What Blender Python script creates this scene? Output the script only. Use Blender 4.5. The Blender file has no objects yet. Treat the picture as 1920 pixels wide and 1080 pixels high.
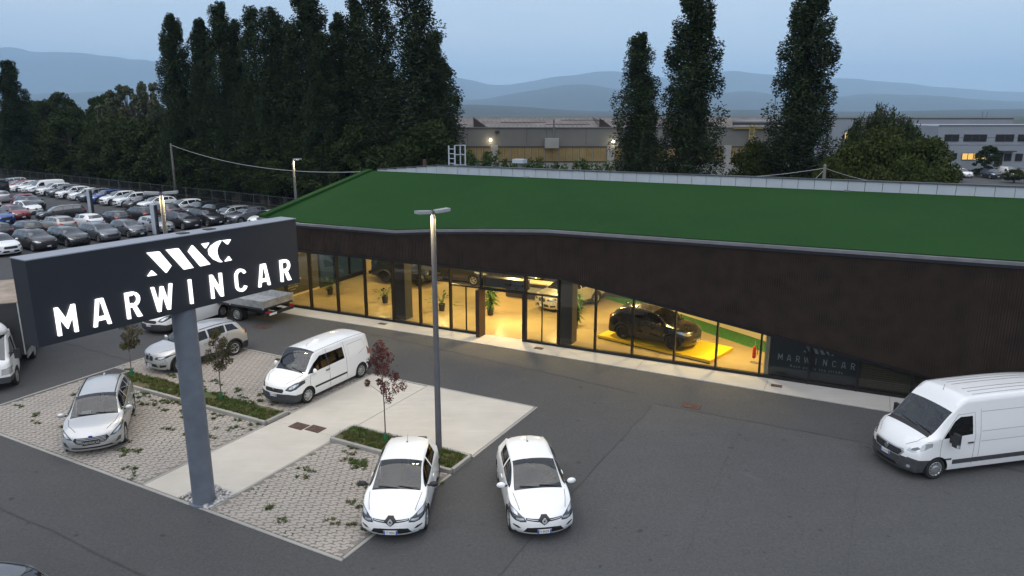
import bpy, bmesh, math, random
import numpy as np
from mathutils import Vector, Matrix
R = math.radians
SC = bpy.context.scene
COL = SC.collection

# ---------------------------------------------------------------- camera, sky, sun, exposure
cam_data = bpy.data.cameras.new('camera')
cam_data.sensor_width = 36.0
cam_data.lens = 1360 / 1920 * 36
cam_data.clip_start = 0.2
cam_data.clip_end = 60000
cam = bpy.data.objects.new('camera', cam_data)
cam.location = (0, 0, 10.8)
cam.rotation_euler = (R(90 - 13.6), 0, 0)
COL.objects.link(cam)
SC.camera = cam

SUN_EL, SUN_AZ = R(65), R(205)          # dull evening light from behind the camera (azimuth from +Y, clockwise)
world = bpy.data.worlds.new('World')
SC.world = world
world.use_nodes = True
wn, wl = world.node_tree.nodes, world.node_tree.links
wn.clear()
w_out = wn.new('ShaderNodeOutputWorld')
w_bg = wn.new('ShaderNodeBackground')
w_sky = wn.new('ShaderNodeTexSky')
w_sky.sky_type = 'NISHITA'
w_sky.sun_disc = False
w_sky.sun_elevation = SUN_EL
w_sky.sun_rotation = SUN_AZ
w_sky.altitude = 100
w_sky.air_density = 1.2
w_sky.dust_density = 0.25
w_sky.ozone_density = 3.0
# thin streaky cloud over the whole sky dome
w_tc = wn.new('ShaderNodeTexCoord')
w_map = wn.new('ShaderNodeMapping'); w_map.inputs['Scale'].default_value = (1.4, 1.4, 11.0)
w_noi = wn.new('ShaderNodeTexNoise'); w_noi.inputs['Scale'].default_value = 1.3
w_noi.inputs['Detail'].default_value = 6; w_noi.inputs['Roughness'].default_value = .55
w_rmp = wn.new('ShaderNodeMapRange')
w_rmp.inputs['From Min'].default_value = .38; w_rmp.inputs['From Max'].default_value = .68
w_rmp.inputs['To Min'].default_value = .38; w_rmp.inputs['To Max'].default_value = .92
w_mix = wn.new('ShaderNodeMix'); w_mix.data_type = 'RGBA'
w_mix.inputs['B'].default_value = (6.7, 6.8, 7.1, 1)
wl.new(w_tc.outputs['Generated'], w_map.inputs['Vector'])
wl.new(w_map.outputs['Vector'], w_noi.inputs['Vector'])
wl.new(w_noi.outputs['Fac'], w_rmp.inputs['Value'])
wl.new(w_rmp.outputs['Result'], w_mix.inputs['Factor'])
wl.new(w_sky.outputs['Color'], w_mix.inputs['A'])
wl.new(w_mix.outputs['Result'], w_bg.inputs['Color'])
w_bg.inputs['Strength'].default_value = 0.15
wl.new(w_bg.outputs['Background'], w_out.inputs['Surface'])

sun_data = bpy.data.lights.new('sun', 'SUN')
sun_data.energy = 2.3
sun_data.angle = R(95)
sun_data.color = (1.0, 0.95, 0.88)
sun = bpy.data.objects.new('sun', sun_data)
COL.objects.link(sun)
_sd = Vector((math.sin(SUN_AZ) * math.cos(SUN_EL), math.cos(SUN_AZ) * math.cos(SUN_EL), math.sin(SUN_EL)))
sun.rotation_euler = _sd.to_track_quat('Z', 'Y').to_euler()

SC.view_settings.view_transform = 'Standard'
SC.view_settings.look = 'None'
SC.view_settings.gamma = 1
SC.view_settings.exposure = 0.06
SC.view_settings.use_curve_mapping = False
SC.render.engine = 'CYCLES'
SC.cycles.use_denoising = True
SC.cycles.max_bounces = 8
SC.cycles.transparent_max_bounces = 24
SC.cycles.volume_bounces = 2
SC.cycles.sample_clamp_indirect = 4.0
SC.cycles.caustics_reflective = False
SC.cycles.caustics_refractive = False

# ---------------------------------------------------------------- materials
MATS = {}
def node_mat(name):
    m = bpy.data.materials.new(name); m.use_nodes = True
    nt = m.node_tree
    return m, nt.nodes, nt.links, nt.nodes['Principled BSDF']

def pbr(name, col, rough=.6, metal=0.0, coat=0.0, spec=.5, var=0.0, vscale=4.0, bump=0.0, bscale=60.0, col2=None, coords='Object', vdetail=5.0, emit=None, estr=1.0):
    """plain procedural surface: base colour with a noise-driven variation and a noise bump"""
    m, n, l, b = node_mat(name)
    b.inputs['Roughness'].default_value = rough
    b.inputs['Metallic'].default_value = metal
    b.inputs['Coat Weight'].default_value = coat
    b.inputs['Coat Roughness'].default_value = .04
    b.inputs['Specular IOR Level'].default_value = spec
    b.inputs['Base Color'].default_value = (*col, 1)
    if emit:
        b.inputs['Emission Color'].default_value = (*emit, 1); b.inputs['Emission Strength'].default_value = estr
    if var or bump:
        tc = n.new('ShaderNodeTexCoord')
        src = tc.outputs['Object']
        if coords == 'World':
            g = n.new('ShaderNodeNewGeometry'); src = g.outputs['Position']
    if var:
        t = n.new('ShaderNodeTexNoise'); t.inputs['Scale'].default_value = vscale; t.inputs['Detail'].default_value = vdetail
        l.new(src, t.inputs['Vector'])
        mr = n.new('ShaderNodeMapRange'); mr.inputs['From Min'].default_value = .3; mr.inputs['From Max'].default_value = .7
        l.new(t.outputs['Fac'], mr.inputs['Value'])
        mx = n.new('ShaderNodeMix'); mx.data_type = 'RGBA'
        c2 = col2 or tuple(max(0, c * (1 - var)) for c in col)
        c1 = col if col2 else tuple(min(1, c * (1 + var)) for c in col)
        mx.inputs['A'].default_value = (*c1, 1); mx.inputs['B'].default_value = (*c2, 1)
        l.new(mr.outputs['Result'], mx.inputs['Factor']); l.new(mx.outputs['Result'], b.inputs['Base Color'])
    if bump:
        t = n.new('ShaderNodeTexNoise'); t.inputs['Scale'].default_value = bscale; t.inputs['Detail'].default_value = 3
        l.new(src, t.inputs['Vector'])
        bp = n.new('ShaderNodeBump'); bp.inputs['Strength'].default_value = bump; bp.inputs['Distance'].default_value = .02
        l.new(t.outputs['Fac'], bp.inputs['Height']); l.new(bp.outputs['Normal'], b.inputs['Normal'])
    MATS[name] = m
    return m

def glass_mat(name, tint, refl=.9, base=(0.01, 0.012, 0.014), opaque=0.0, ior=1.5):
    """thin pane: tinted see-through, with a fresnel mirror on top and an optional dark film"""
    m = bpy.data.materials.new(name); m.use_nodes = True
    n, l = m.node_tree.nodes, m.node_tree.links
    n.clear()
    out = n.new('ShaderNodeOutputMaterial'); tr = n.new('ShaderNodeBsdfTransparent'); gl = n.new('ShaderNodeBsdfGlossy')
    df = n.new('ShaderNodeBsdfDiffuse'); df.inputs['Color'].default_value = (*base, 1)
    fr = n.new('ShaderNodeFresnel'); fr.inputs['IOR'].default_value = ior
    m1 = n.new('ShaderNodeMixShader'); m2 = n.new('ShaderNodeMixShader')
    tr.inputs['Color'].default_value = (*tint, 1); gl.inputs['Color'].default_value = (refl, refl, refl, 1); gl.inputs['Roughness'].default_value = .01
    m1.inputs[0].default_value = opaque
    l.new(tr.outputs[0], m1.inputs[1]); l.new(df.outputs[0], m1.inputs[2])
    l.new(fr.outputs[0], m2.inputs[0]); l.new(m1.outputs[0], m2.inputs[1]); l.new(gl.outputs[0], m2.inputs[2])
    l.new(m2.outputs[0], out.inputs['Surface'])
    MATS[name] = m
    return m

def paint(name, col, metal=0.0, rough=.35, coat=1.0):
    m, n, l, b = node_mat(name)
    b.inputs['Base Color'].default_value = (*col, 1); b.inputs['Metallic'].default_value = metal
    b.inputs['Roughness'].default_value = rough; b.inputs['Coat Weight'].default_value = coat; b.inputs['Coat Roughness'].default_value = .05
    # road film: slightly duller, dirtier towards a noise pattern
    tc = n.new('ShaderNodeTexCoord'); t = n.new('ShaderNodeTexNoise'); t.inputs['Scale'].default_value = 2.2; t.inputs['Detail'].default_value = 6
    l.new(tc.outputs['Object'], t.inputs['Vector'])
    mr = n.new('ShaderNodeMapRange'); mr.inputs['From Min'].default_value = .35; mr.inputs['From Max'].default_value = .75
    mr.inputs['To Min'].default_value = rough; mr.inputs['To Max'].default_value = min(1, rough + .2)
    l.new(t.outputs['Fac'], mr.inputs['Value']); l.new(mr.outputs['Result'], b.inputs['Roughness'])
    MATS[name] = m
    return m

paint('white_paint', (.80, .81, .81))
paint('van_white', (.74, .75, .76), rough=.4)
paint('silver_paint', (.52, .53, .54), metal=.6, rough=.32)
paint('pearl_silver', (.62, .63, .64), metal=.45, rough=.32)
paint('grey_paint', (.13, .14, .155), metal=.5, rough=.35)
paint('dark_paint', (.022, .022, .026), metal=.2, rough=.3)
paint('brown_paint', (.035, .028, .028), metal=.4, rough=.35)
paint('black_paint', (.006, .006, .007), rough=.2)
paint('blue_paint', (.02, .07, .28), metal=.3, rough=.3)
paint('red_paint', (.25, .018, .02), metal=.2, rough=.3)
paint('navy_paint', (.02, .03, .055), metal=.3, rough=.3)
paint('beige_paint', (.42, .40, .36), metal=.5, rough=.33)
pbr('plastic_black', (.018, .018, .02), rough=.55)
pbr('silver_trim', (.66, .67, .69), rough=.35, metal=.35)
pbr('plastic_grey', (.045, .047, .052), rough=.6, var=.2, vscale=8)
pbr('rubber', (.014, .014, .015), rough=.85, var=.3, vscale=12)
pbr('seam_dark', (.03, .03, .033), rough=.8)
pbr('seam_soft', (.22, .225, .23), rough=.8)
pbr('rim_silver', (.5, .51, .52), rough=.3, metal=.8)
pbr('rim_dark', (.03, .03, .032), rough=.3, metal=.6)
pbr('chrome', (.75, .76, .78), rough=.12, metal=1.0)
pbr('lamp_clear', (.55, .58, .6), rough=.08, metal=.55, coat=1)
pbr('lamp_dark', (.06, .065, .075), rough=.1, metal=.3, coat=1)
pbr('lamp_red', (.32, .012, .015), rough=.12, coat=1)
pbr('plate_white', (.75, .76, .76), rough=.5)
pbr('plate_blue', (.03, .08, .42), rough=.5)
pbr('ink_black', (.01, .01, .012), rough=.6)
pbr('seat_dark', (.06, .062, .068), rough=.9, var=.3, vscale=20)
pbr('paper_white', (.8, .8, .78), rough=.8)
glass_mat('car_glass', (.42, .50, .53), refl=1.0, ior=1.85)
glass_mat('car_glass_dark', (.10, .11, .12), refl=1.0, base=(.004, .004, .005), opaque=.5, ior=1.6)
pbr('lot_glass', (.03, .036, .042), rough=.08, spec=1.0, coat=1.0, metal=.25)

# ---------------------------------------------------------------- object helpers
def link(o, parent=None):
    COL.objects.link(o)
    if parent is not None: o.parent = parent
    return o

def tag(o, label=None, cat=None, group=None, kind=None):
    if label: o['label'] = label
    if cat: o['category'] = cat
    if group: o['group'] = group
    if kind: o['kind'] = kind
    return o

def empty(name, loc=(0, 0, 0), rz=0.0, label=None, cat=None, group=None):
    o = bpy.data.objects.new(name, None)
    o.empty_display_size = .3
    o.location = loc; o.rotation_euler = (0, 0, rz)
    COL.objects.link(o)
    return tag(o, label, cat, group)

def mesh_obj(name, me, mat, parent=None, smooth=False):
    o = bpy.data.objects.new(name, me)
    if mat is not None:
        for mm in (mat if isinstance(mat, (list, tuple)) else [mat]):
            me.materials.append(MATS[mm] if isinstance(mm, str) else mm)
    if smooth:
        me.polygons.foreach_set('use_smooth', [True] * len(me.polygons))
    return link(o, parent)

class MB:
    """collects plain shapes into one mesh"""
    def __init__(s): s.v = []; s.f = []; s.mi = []; s.m = 0
    def add(s, vs, fs):
        o = len(s.v); s.v.extend([tuple(p) for p in vs]); s.f.extend([tuple(i + o for i in f) for f in fs]); s.mi.extend([s.m] * len(fs))
        return s
    def box(s, c, d, rz=0.0, rot=None):
        x, y, z = d[0] / 2, d[1] / 2, d[2] / 2
        P = [Vector(p) for p in ((-x, -y, -z), (x, -y, -z), (x, y, -z), (-x, y, -z), (-x, -y, z), (x, -y, z), (x, y, z), (-x, y, z))]
        M = rot if rot is not None else (Matrix.Rotation(rz, 3, 'Z') if rz else None)
        if M is not None: P = [M @ p for p in P]
        return s.add([p + Vector(c) for p in P], [(0, 3, 2, 1), (4, 5, 6, 7), (0, 1, 5, 4), (1, 2, 6, 5), (2, 3, 7, 6), (3, 0, 4, 7)])
    def bx(s, x0, x1, y0, y1, z0, z1):
        return s.box(((x0 + x1) / 2, (y0 + y1) / 2, (z0 + z1) / 2), (x1 - x0, y1 - y0, z1 - z0))
    def bar(s, a, b, w, h=None, up=(0, 0, 1)):
        a, b = Vector(a), Vector(b); d = b - a; L = d.length
        if L < 1e-6: return s
        d /= L; upv = Vector(up)
        if abs(d.dot(upv)) > .99: upv = Vector((1, 0, 0))
        x = d.cross(upv).normalized(); y = x.cross(d)
        w /= 2; h = (h if h else 2 * w) / 2
        P = [p + x * i * w + y * j * h for p in (a, b) for i, j in ((-1, -1), (1, -1), (1, 1), (-1, 1))]
        return s.add(P, [(0, 3, 2, 1), (4, 5, 6, 7), (0, 1, 5, 4), (1, 2, 6, 5), (2, 3, 7, 6), (3, 0, 4, 7)])
    def tube(s, pts, rad, n=8, cap=True):
        pts = [Vector(p) for p in pts]
        rad = rad if isinstance(rad, (list, tuple)) else [rad] * len(pts)
        rings = []; px = None
        for i, p in enumerate(pts):
            d = (pts[min(i + 1, len(pts) - 1)] - pts[max(i - 1, 0)]).normalized()
            if px is None:
                px = d.orthogonal().normalized()
            x = (px - d * px.dot(d)).normalized(); px = x; y = d.cross(x)
            rings.append([p + (x * math.cos(2 * math.pi * k / n) + y * math.sin(2 * math.pi * k / n)) * rad[i] for k in range(n)])
        vs = [q for r in rings for q in r]; fs = []
        for i in range(len(rings) - 1):
            for k in range(n):
                a, b = i * n + k, i * n + (k + 1) % n
                fs.append((a, b, b + n, a + n))
        if cap: fs += [tuple(range(n - 1, -1, -1)), tuple(range(len(vs) - n, len(vs)))]
        return s.add(vs, fs)
    def lathe(s, prof, n=24, c=(0, 0, 0), axis='Z'):
        c = Vector(c); vs = []; fs = []
        for r, z in prof:
            for k in range(n):
                a = 2 * math.pi * k / n
                p = (r * math.cos(a), r * math.sin(a), z)
                if axis == 'Y': p = (p[0], p[2], p[1])
                if axis == 'X': p = (p[2], p[0], p[1])
                vs.append(Vector(p) + c)
        for i in range(len(prof) - 1):
            for k in range(n):
                a, b = i * n + k, i * n + (k + 1) % n
                fs.append((a, b, b + n, a + n) if axis != 'Y' else (a, a + n, b + n, b))
        return s.add(vs, fs)
    def prism(s, poly, h0, h1, f):
        """extrude a 2-D outline; f(x, y, h) -> point"""
        n = len(poly)
        vs = [f(x, y, h0) for x, y in poly] + [f(x, y, h1) for x, y in poly]
        fs = [tuple(range(n - 1, -1, -1)), tuple(range(n, 2 * n))] + [(i, (i + 1) % n, n + (i + 1) % n, n + i) for i in range(n)]
        return s.add(vs, fs)
    def mesh(s, name):
        me = bpy.data.meshes.new(name); me.from_pydata(s.v, [], s.f)
        if s.m or any(s.mi): me.polygons.foreach_set('material_index', s.mi)
        me.update(); return me
    def build(s, name, mat, parent=None, smooth=False):
        return mesh_obj(name, s.mesh(name), mat, parent, smooth)

def copy_tree(o, parent=None):
    c = o.copy(); COL.objects.link(c)
    if parent is not None: c.parent = parent
    for ch in o.children: copy_tree(ch, c)
    return c

def text_mesh(txt, size, extrude=.004, spacing=1.0, align='CENTER'):
    cu = bpy.data.curves.new('t', 'FONT'); cu.body = txt; cu.size = size; cu.extrude = extrude; cu.align_x = align; cu.space_character = spacing
    cu.resolution_u = 2
    o = bpy.data.objects.new('t', cu)
    me = bpy.data.meshes.new_from_object(o)
    bpy.data.objects.remove(o); bpy.data.curves.remove(cu)
    return me

def xf(me, M):
    me.transform(M); me.update(); return me

def np_mesh(name, V, F):
    """fast mesh from numpy arrays: V (n,3), F (m,k)"""
    me = bpy.data.meshes.new(name)
    k = F.shape[1]
    me.vertices.add(len(V)); me.vertices.foreach_set('co', V.astype(np.float32).ravel())
    me.loops.add(F.size); me.loops.foreach_set('vertex_index', F.astype(np.int32).ravel())
    me.polygons.add(len(F)); me.polygons.foreach_set('loop_start', np.arange(0, F.size, k, dtype=np.int32))
    me.update(calc_edges=True); me.validate()
    return me

# ---------------------------------------------------------------- vehicles: a deformed box grid, cut along drawn outlines into body, glass, lamps, trims
def pchip(pts):
    xs = np.array([p[0] for p in pts], float); ys = np.array([p[1] for p in pts], float)
    h = np.diff(xs); dl = np.diff(ys) / h
    m = np.zeros(len(xs)); m[0], m[-1] = dl[0], dl[-1]
    for i in range(1, len(xs) - 1):
        if dl[i - 1] * dl[i] > 0:
            w1, w2 = 2 * h[i] + h[i - 1], h[i] + 2 * h[i - 1]
            m[i] = (w1 + w2) / (w1 / dl[i - 1] + w2 / dl[i])
    def f(x):
        x = np.clip(np.asarray(x, float), xs[0], xs[-1])
        i = np.clip(np.searchsorted(xs, x) - 1, 0, len(xs) - 2)
        t = (x - xs[i]) / h[i]
        return ((1 + 2 * t) * (1 - t) ** 2 * ys[i] + t * (1 - t) ** 2 * h[i] * m[i] + t * t * (3 - 2 * t) * ys[i + 1] + t * t * (t - 1) * h[i] * m[i + 1])
    return f

def car_spec(**k):
    """k: L W H nz hz ws0 ws1 re rz rb tz bz0 bz1 fw rw wr (see callers); returns curves over d = distance back from the nose"""
    s = dict(z0=.20, crown=.055, tumble=.70, bow=.30, bowr=.16, nfall=.9, rfall=.6, nose=[(.2, .06), (.34, .0), (.5, .01), (.62, .03), (.75, .10), (1.2, .25)],
             tail=[(.2, .06), (.4, .0), (.6, .01), (.8, .03), (1.0, .04), (1.6, .05)], plan=None, hoodw=.80, arch=.05, cabw=.92)
    s.update(k)
    L, W, H, nz, hz, ws0, ws1, re, rz, rb, tz = (s[a] for a in ('L', 'W', 'H', 'nz', 'hz', 'ws0', 'ws1', 're', 'rz', 'rb', 'tz'))
    hw = W / 2; cr = s['crown']
    s['hw'] = pchip(s['plan'] or [(0, hw * .95), (.3, hw * .975), (.8, hw), (L - 1.0, hw), (L - .35, hw * .975), (L, hw * .93)])
    zt = [(0, nz), (ws0 * .12, nz + (hz - nz) * .34), (ws0 * .5, nz + (hz - nz) * .72), (ws0, hz)]
    zr = [(0, nz - .015), (ws0 * .12, nz + (hz - nz) * .3 - .015), (ws0 * .5, nz + (hz - nz) * .68 - .02), (ws0, hz - .035)]
    mid = s.get('wsm')
    if mid:
        zt.append(mid); zr.append((mid[0], mid[1] - cr * .8))
    zt += [(ws1, H - .035), (ws1 * .45 + re * .55, H), (re, rz), (rb, tz), (L, tz - .05)] if rb < L - .02 else [(ws1, H - .035), (ws1 * .45 + re * .55, H), (re, rz), (L, tz)]
    zr += [(ws1, H - .035 - cr), (ws1 * .45 + re * .55, H - cr), (re, rz - cr), (rb, tz - .02), (L, tz - .065)] if rb < L - .02 else [(ws1, H - .035 - cr), (ws1 * .45 + re * .55, H - cr), (re, rz - cr), (L, tz - .03)]
    s['zt'], s['zr'] = pchip(zt), pchip(zr)
    b0, b1 = s['bz0'], s['bz1']
    s['zs'] = pchip([(0, nz - .04), (ws0 * .12, nz + (hz - nz) * .28 - .05), (ws0 * .5, nz + (hz - nz) * .6 - .06), (ws0, b0 - .02), (ws0 + .5, b0), (re - .3, b1), (L - .1, min(b1, tz - .06)), (L, min(b1, tz - .08))])
    hd, tb = s['hoodw'], s['tumble']
    s['wr'] = pchip([(0, hd * .9), (ws0 * .5, hd), (ws0, hd), (ws1, tb), ((ws1 + re) / 2, tb), (re, tb * .97), (rb, max(tb * .98, .72)), (L + .001, max(tb * .98, .74))])
    s['wb'] = pchip([(0, .90), (ws0 * .6, .93), (ws0, s['cabw'] + .02), (ws0 + .7, s['cabw'] + .02), (re - .3, s['cabw']), (L, .90)])
    return s

def car_body(s, step=.07, ns=9, npil=6, nr=6):
    """grid bmesh of the outer skin in car space: +x forward, y left, z up, origin on the ground amidships"""
    L = s['L']
    key = sorted(set([0, L, s['ws0'], s['ws1'], s['re'], min(s['rb'], L)] + list(np.linspace(0, .25, 5)) + list(np.linspace(L - .2, L, 4)) + list(np.arange(.25, L - .2, step))))
    ds = [key[0]]
    for d in key[1:]:
        if d - ds[-1] > step * .3: ds.append(d)
    ds[-1] = L
    q = np.linspace(0, 1, ns)
    sp = pchip([(0, .955), (.12, .985), (.4, 1.0), (.7, .99), (.9, .975), (1, .96)])(q)
    zt, zr, zs, hw, wr, wb = (s[a] for a in ('zt', 'zr', 'zs', 'hw', 'wr', 'wb'))
    bm = bmesh.new(); grid = []
    M = ns + npil + nr
    for d in ds:
        h = float(hw(d)); z_s = float(zs(d)); z_r = float(zr(d)); z_t = float(zt(d)); z0 = s['z0']
        yb = h * float(wb(d)); yr = h * float(wr(d))
        pts = []
        for i in range(ns):
            f = sp[i] * (1 - q[i] ** 4) + float(wb(d)) * q[i] ** 4
            pts.append((h * f, z0 + (z_s - z0) * q[i]))
        for i in range(1, npil + 1):
            t = i / npil
            pts.append((yb + (yr - yb) * (t ** 1.12), z_s + (z_r - z_s) * t))
        for i in range(1, nr + 1):
            t = i / nr
            a = math.sin(t * math.pi / 2) if i < nr else 1
            pts.append((yr * (1 - t), z_r + (z_t - z_r) * (1 - (1 - t) ** 2.2)))
        full = pts + [(-y, z) for y, z in pts[-2::-1]]
        grid.append([(d, y, z) for y, z in full])
    nf = len(grid[0])
    verts = [[list(p) for p in row] for row in grid]
    # displacement of the nose and tail in plan and in profile
    npf, tpf = pchip(s['nose']), pchip(s['tail'])
    def disp(p):
        d, y, z = p
        h = float(hw(d)); r = min(1.0, abs(y) / h)
        nd = 0.0
        if d < s['nfall']:
            f = (1 - d / s['nfall']) ** 2
            nd += (s['bow'] * r ** 2.6 + float(npf(z))) * f
        e = L - d
        if e < s['rfall']:
            f = (1 - e / s['rfall']) ** 2
            nd -= (s['bowr'] * r ** 3 + float(tpf(z))) * f
        return Vector((L / 2 - (d + nd), y, z))
    V = [[bm.verts.new(disp(p)) for p in row] for row in verts]
    for i in range(len(V) - 1):
        for j in range(nf - 1):
            bm.faces.new((V[i][j], V[i + 1][j], V[i + 1][j + 1], V[i][j + 1]))
    for end, flip in ((0, False), (-1, True)):
        row = verts[end]; top = row[ns - 1:nf - ns + 1]; ysh, zsh = row[ns - 1][1], row[ns - 1][2]
        prev = None
        for i in range(ns):
            if i == ns - 1:
                cur = V[end][ns - 1:nf - ns + 1]
            else:
                yi, zi = row[i][1], row[i][2]; cur = [V[end][i]]
                for c in range(1, len(top) - 1):
                    k = i / (ns - 1)
                    cur.append(bm.verts.new(disp((row[i][0], top[c][1] / ysh * yi, zi + (top[c][2] - zsh) * k ** 2))))
                cur.append(V[end][nf - 1 - i])
            if prev is not None:
                for c in range(len(cur) - 1):
                    fc = (prev[c], cur[c], cur[c + 1], prev[c + 1])
                    bm.faces.new(fc if not flip else fc[::-1])
            prev = cur
    bm.normal_update()
    bmesh.ops.recalc_face_normals(bm, faces=bm.faces)
    bm.normal_update()
    f0 = max(bm.faces, key=lambda f: f.calc_center_median().z)
    if f0.normal.z < 0:
        bmesh.ops.reverse_faces(bm, faces=bm.faces); bm.normal_update()
    return bm

def in_poly(x, y, poly):
    c = False; n = len(poly); j = n - 1
    for i in range(n):
        xi, yi = poly[i]; xj, yj = poly[j]
        if (yi > y) != (yj > y) and x < (xj - xi) * (y - yi) / (yj - yi) + xi: c = not c
        j = i
    return c

CUR_GLASS = ['car_glass']
class Cutter:
    """marks drawn outlines on the skin; proj: L/R side (d,z), F front / B back (y,z), T top (d,y)"""
    def __init__(s, bm, spec):
        s.bm = bm; s.L = spec['L']; s.lay = bm.faces.layers.int.new('reg'); s.regs = [dict(name='body', mat='PAINT', off=0, parent=None)]
    def co(s, p, pr):
        if pr in 'LR': return s.L / 2 - p.x, p.z
        if pr in 'FB': return p.y, p.z
        return s.L / 2 - p.x, p.y
    def ok(s, f, pr, lim):
        n = f.normal; p = f.calc_center_median(); d = s.L / 2 - p.x
        if pr == 'L': return n.y > lim and p.y > 0
        if pr == 'R': return n.y < -lim and p.y < 0
        if pr == 'F': return n.x > lim and d < 1.6
        if pr == 'B': return n.x < -lim and d > s.L - (1.6 if lim > .1 else .28)
        return n.z > lim
    def mark(s, poly, pr, name=None, mat=None, off=0.0, parent=None, lim=.12, delete=False, rid=None):
        bm = s.bm
        xs = [p[0] for p in poly]; ys = [p[1] for p in poly]
        x0, x1, y0, y1 = min(xs) - .2, max(xs) + .2, min(ys) - .2, max(ys) + .2
        fs = []
        for f in bm.faces:
            if not s.ok(f, pr, lim): continue
            a, b = s.co(f.calc_center_median(), pr)
            if x0 < a < x1 and y0 < b < y1: fs.append(f)
        n = len(poly)
        for i in range(n):
            (ax, ay), (bx_, by) = poly[i], poly[(i + 1) % n]
            nx, ny = by - ay, -(bx_ - ax)
            if nx * nx + ny * ny < 1e-10: continue
            if pr in 'LR': pc, pn = Vector((s.L / 2 - ax, 0, ay)), Vector((-nx, 0, ny))
            elif pr in 'FB': pc, pn = Vector((0, ax, ay)), Vector((0, nx, ny))
            else: pc, pn = Vector((s.L / 2 - ax, ay, 0)), Vector((-nx, ny, 0))
            ln = math.hypot(bx_ - ax, by - ay); mx_, my_ = (ax + bx_) / 2, (ay + by) / 2
            near = []; rest = []
            for f in fs:
                hit = False
                cs = [s.co(v.co, pr) for v in f.verts]
                sg = [(c[0] - ax) * nx + (c[1] - ay) * ny for c in cs]
                if min(sg) < 0 < max(sg):
                    c = f.calc_center_median(); a, b = s.co(c, pr)
                    if math.hypot(a - mx_, b - my_) < ln / 2 + .16: hit = True
                (near if hit else rest).append(f)
            if not near: continue
            ge = set(); gv = set()
            for f in near: ge.update(f.edges); gv.update(f.verts)
            r = bmesh.ops.bisect_plane(bm, geom=list(gv) + list(ge) + near, dist=1e-5, plane_co=pc, plane_no=pn.normalized())
            fs = rest + [g for g in r['geom'] if isinstance(g, bmesh.types.BMFace)]
        if rid is None:
            s.regs.append(dict(name=name, mat=mat, off=off, parent=parent)); rid = len(s.regs) - 1
        kill = []
        for f in fs:
            if not f.is_valid: continue
            a, b = s.co(f.calc_center_median(), pr)
            if in_poly(a, b, poly):
                if delete: kill.append(f)
                else: f[s.lay] = rid
        if kill: bmesh.ops.delete(bm, geom=kill, context='FACES')
        return rid
    def both(s, poly, pr, *a, **k):
        """mirror pair: sides L+R, or +y / -y outlines"""
        if pr in 'LR':
            s.mark(poly, 'L', *a, **k); s.mark(poly, 'R', *a, **k)
        else:
            s.mark(poly, pr, *a, **k)
            m = [(-x, y) for x, y in poly] if pr in 'FB' else [(x, -y) for x, y in poly]
            s.mark(m, pr, *a, **k)
    def split(s, parent, paint_mat, matmap=None, glass=None):
        glass = glass or CUR_GLASS[0]
        bm = s.bm; bm.normal_update()
        vn = {v: v.normal.copy() for v in bm.verts}
        objs = {}
        groups = {}
        for f in bm.faces: groups.setdefault(f[s.lay], []).append(f)
        for rid in sorted(groups):
            rg = s.regs[rid]; idx = {}; V = []; N = []; F = []
            for f in groups[rid]:
                fi = []
                for v in f.verts:
                    if v not in idx:
                        idx[v] = len(V); V.append(v.co - vn[v] * rg['off']); N.append(vn[v])
                    fi.append(idx[v])
                F.append(fi)
            me = bpy.data.meshes.new(rg['name']); me.from_pydata(V, [], F)
            me.polygons.foreach_set('use_smooth', [True] * len(me.polygons))
            me.update()
            me.normals_split_custom_set_from_vertices([tuple(n) for n in N])
            mt = rg['mat']
            mt = paint_mat if mt == 'PAINT' else (glass if mt == 'GLASS' else mt)
            par = parent
            if rg['parent'] and rg['parent'] in objs: par = objs[rg['parent']]
            o = mesh_obj(rg['name'], me, mt, par)
            if mt == paint_mat: o['paint'] = 1
            objs.setdefault(rg['name'], o)
        bm.free()
        return objs

def side_win(s, d0, d1, lo=.035, hi=.05, rear_slant=0.0, front_slant=0.0, n=12):
    zs, zr = s['zs'], s['zr']
    bot = [(d, float(zs(d)) + lo) for d in np.linspace(d0, d1, n)]
    top = []
    for d in np.linspace(d1 - rear_slant, d0 + front_slant, n):
        t = float(zr(d)) - hi
        if t > float(zs(d)) + lo + .02: top.append((d, t))
    return bot + top

def circle(cx, cy, r, n=20, a0=0, a1=2 * math.pi, ry=None):
    ry = ry or r
    return [(cx + r * math.cos(a0 + (a1 - a0) * i / n), cy + ry * math.sin(a0 + (a1 - a0) * i / n)) for i in range(n)]

def strip(pts, w):
    """thin closed outline along a polyline (panel gap)"""
    L, Rr = [], []
    for i, p in enumerate(pts):
        a = pts[max(i - 1, 0)]; b = pts[min(i + 1, len(pts) - 1)]
        dx, dy = b[0] - a[0], b[1] - a[1]; l = math.hypot(dx, dy) or 1
        L.append((p[0] - dy / l * w / 2, p[1] + dx / l * w / 2)); Rr.append((p[0] + dy / l * w / 2, p[1] - dx / l * w / 2))
    return L + Rr[::-1]

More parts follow.
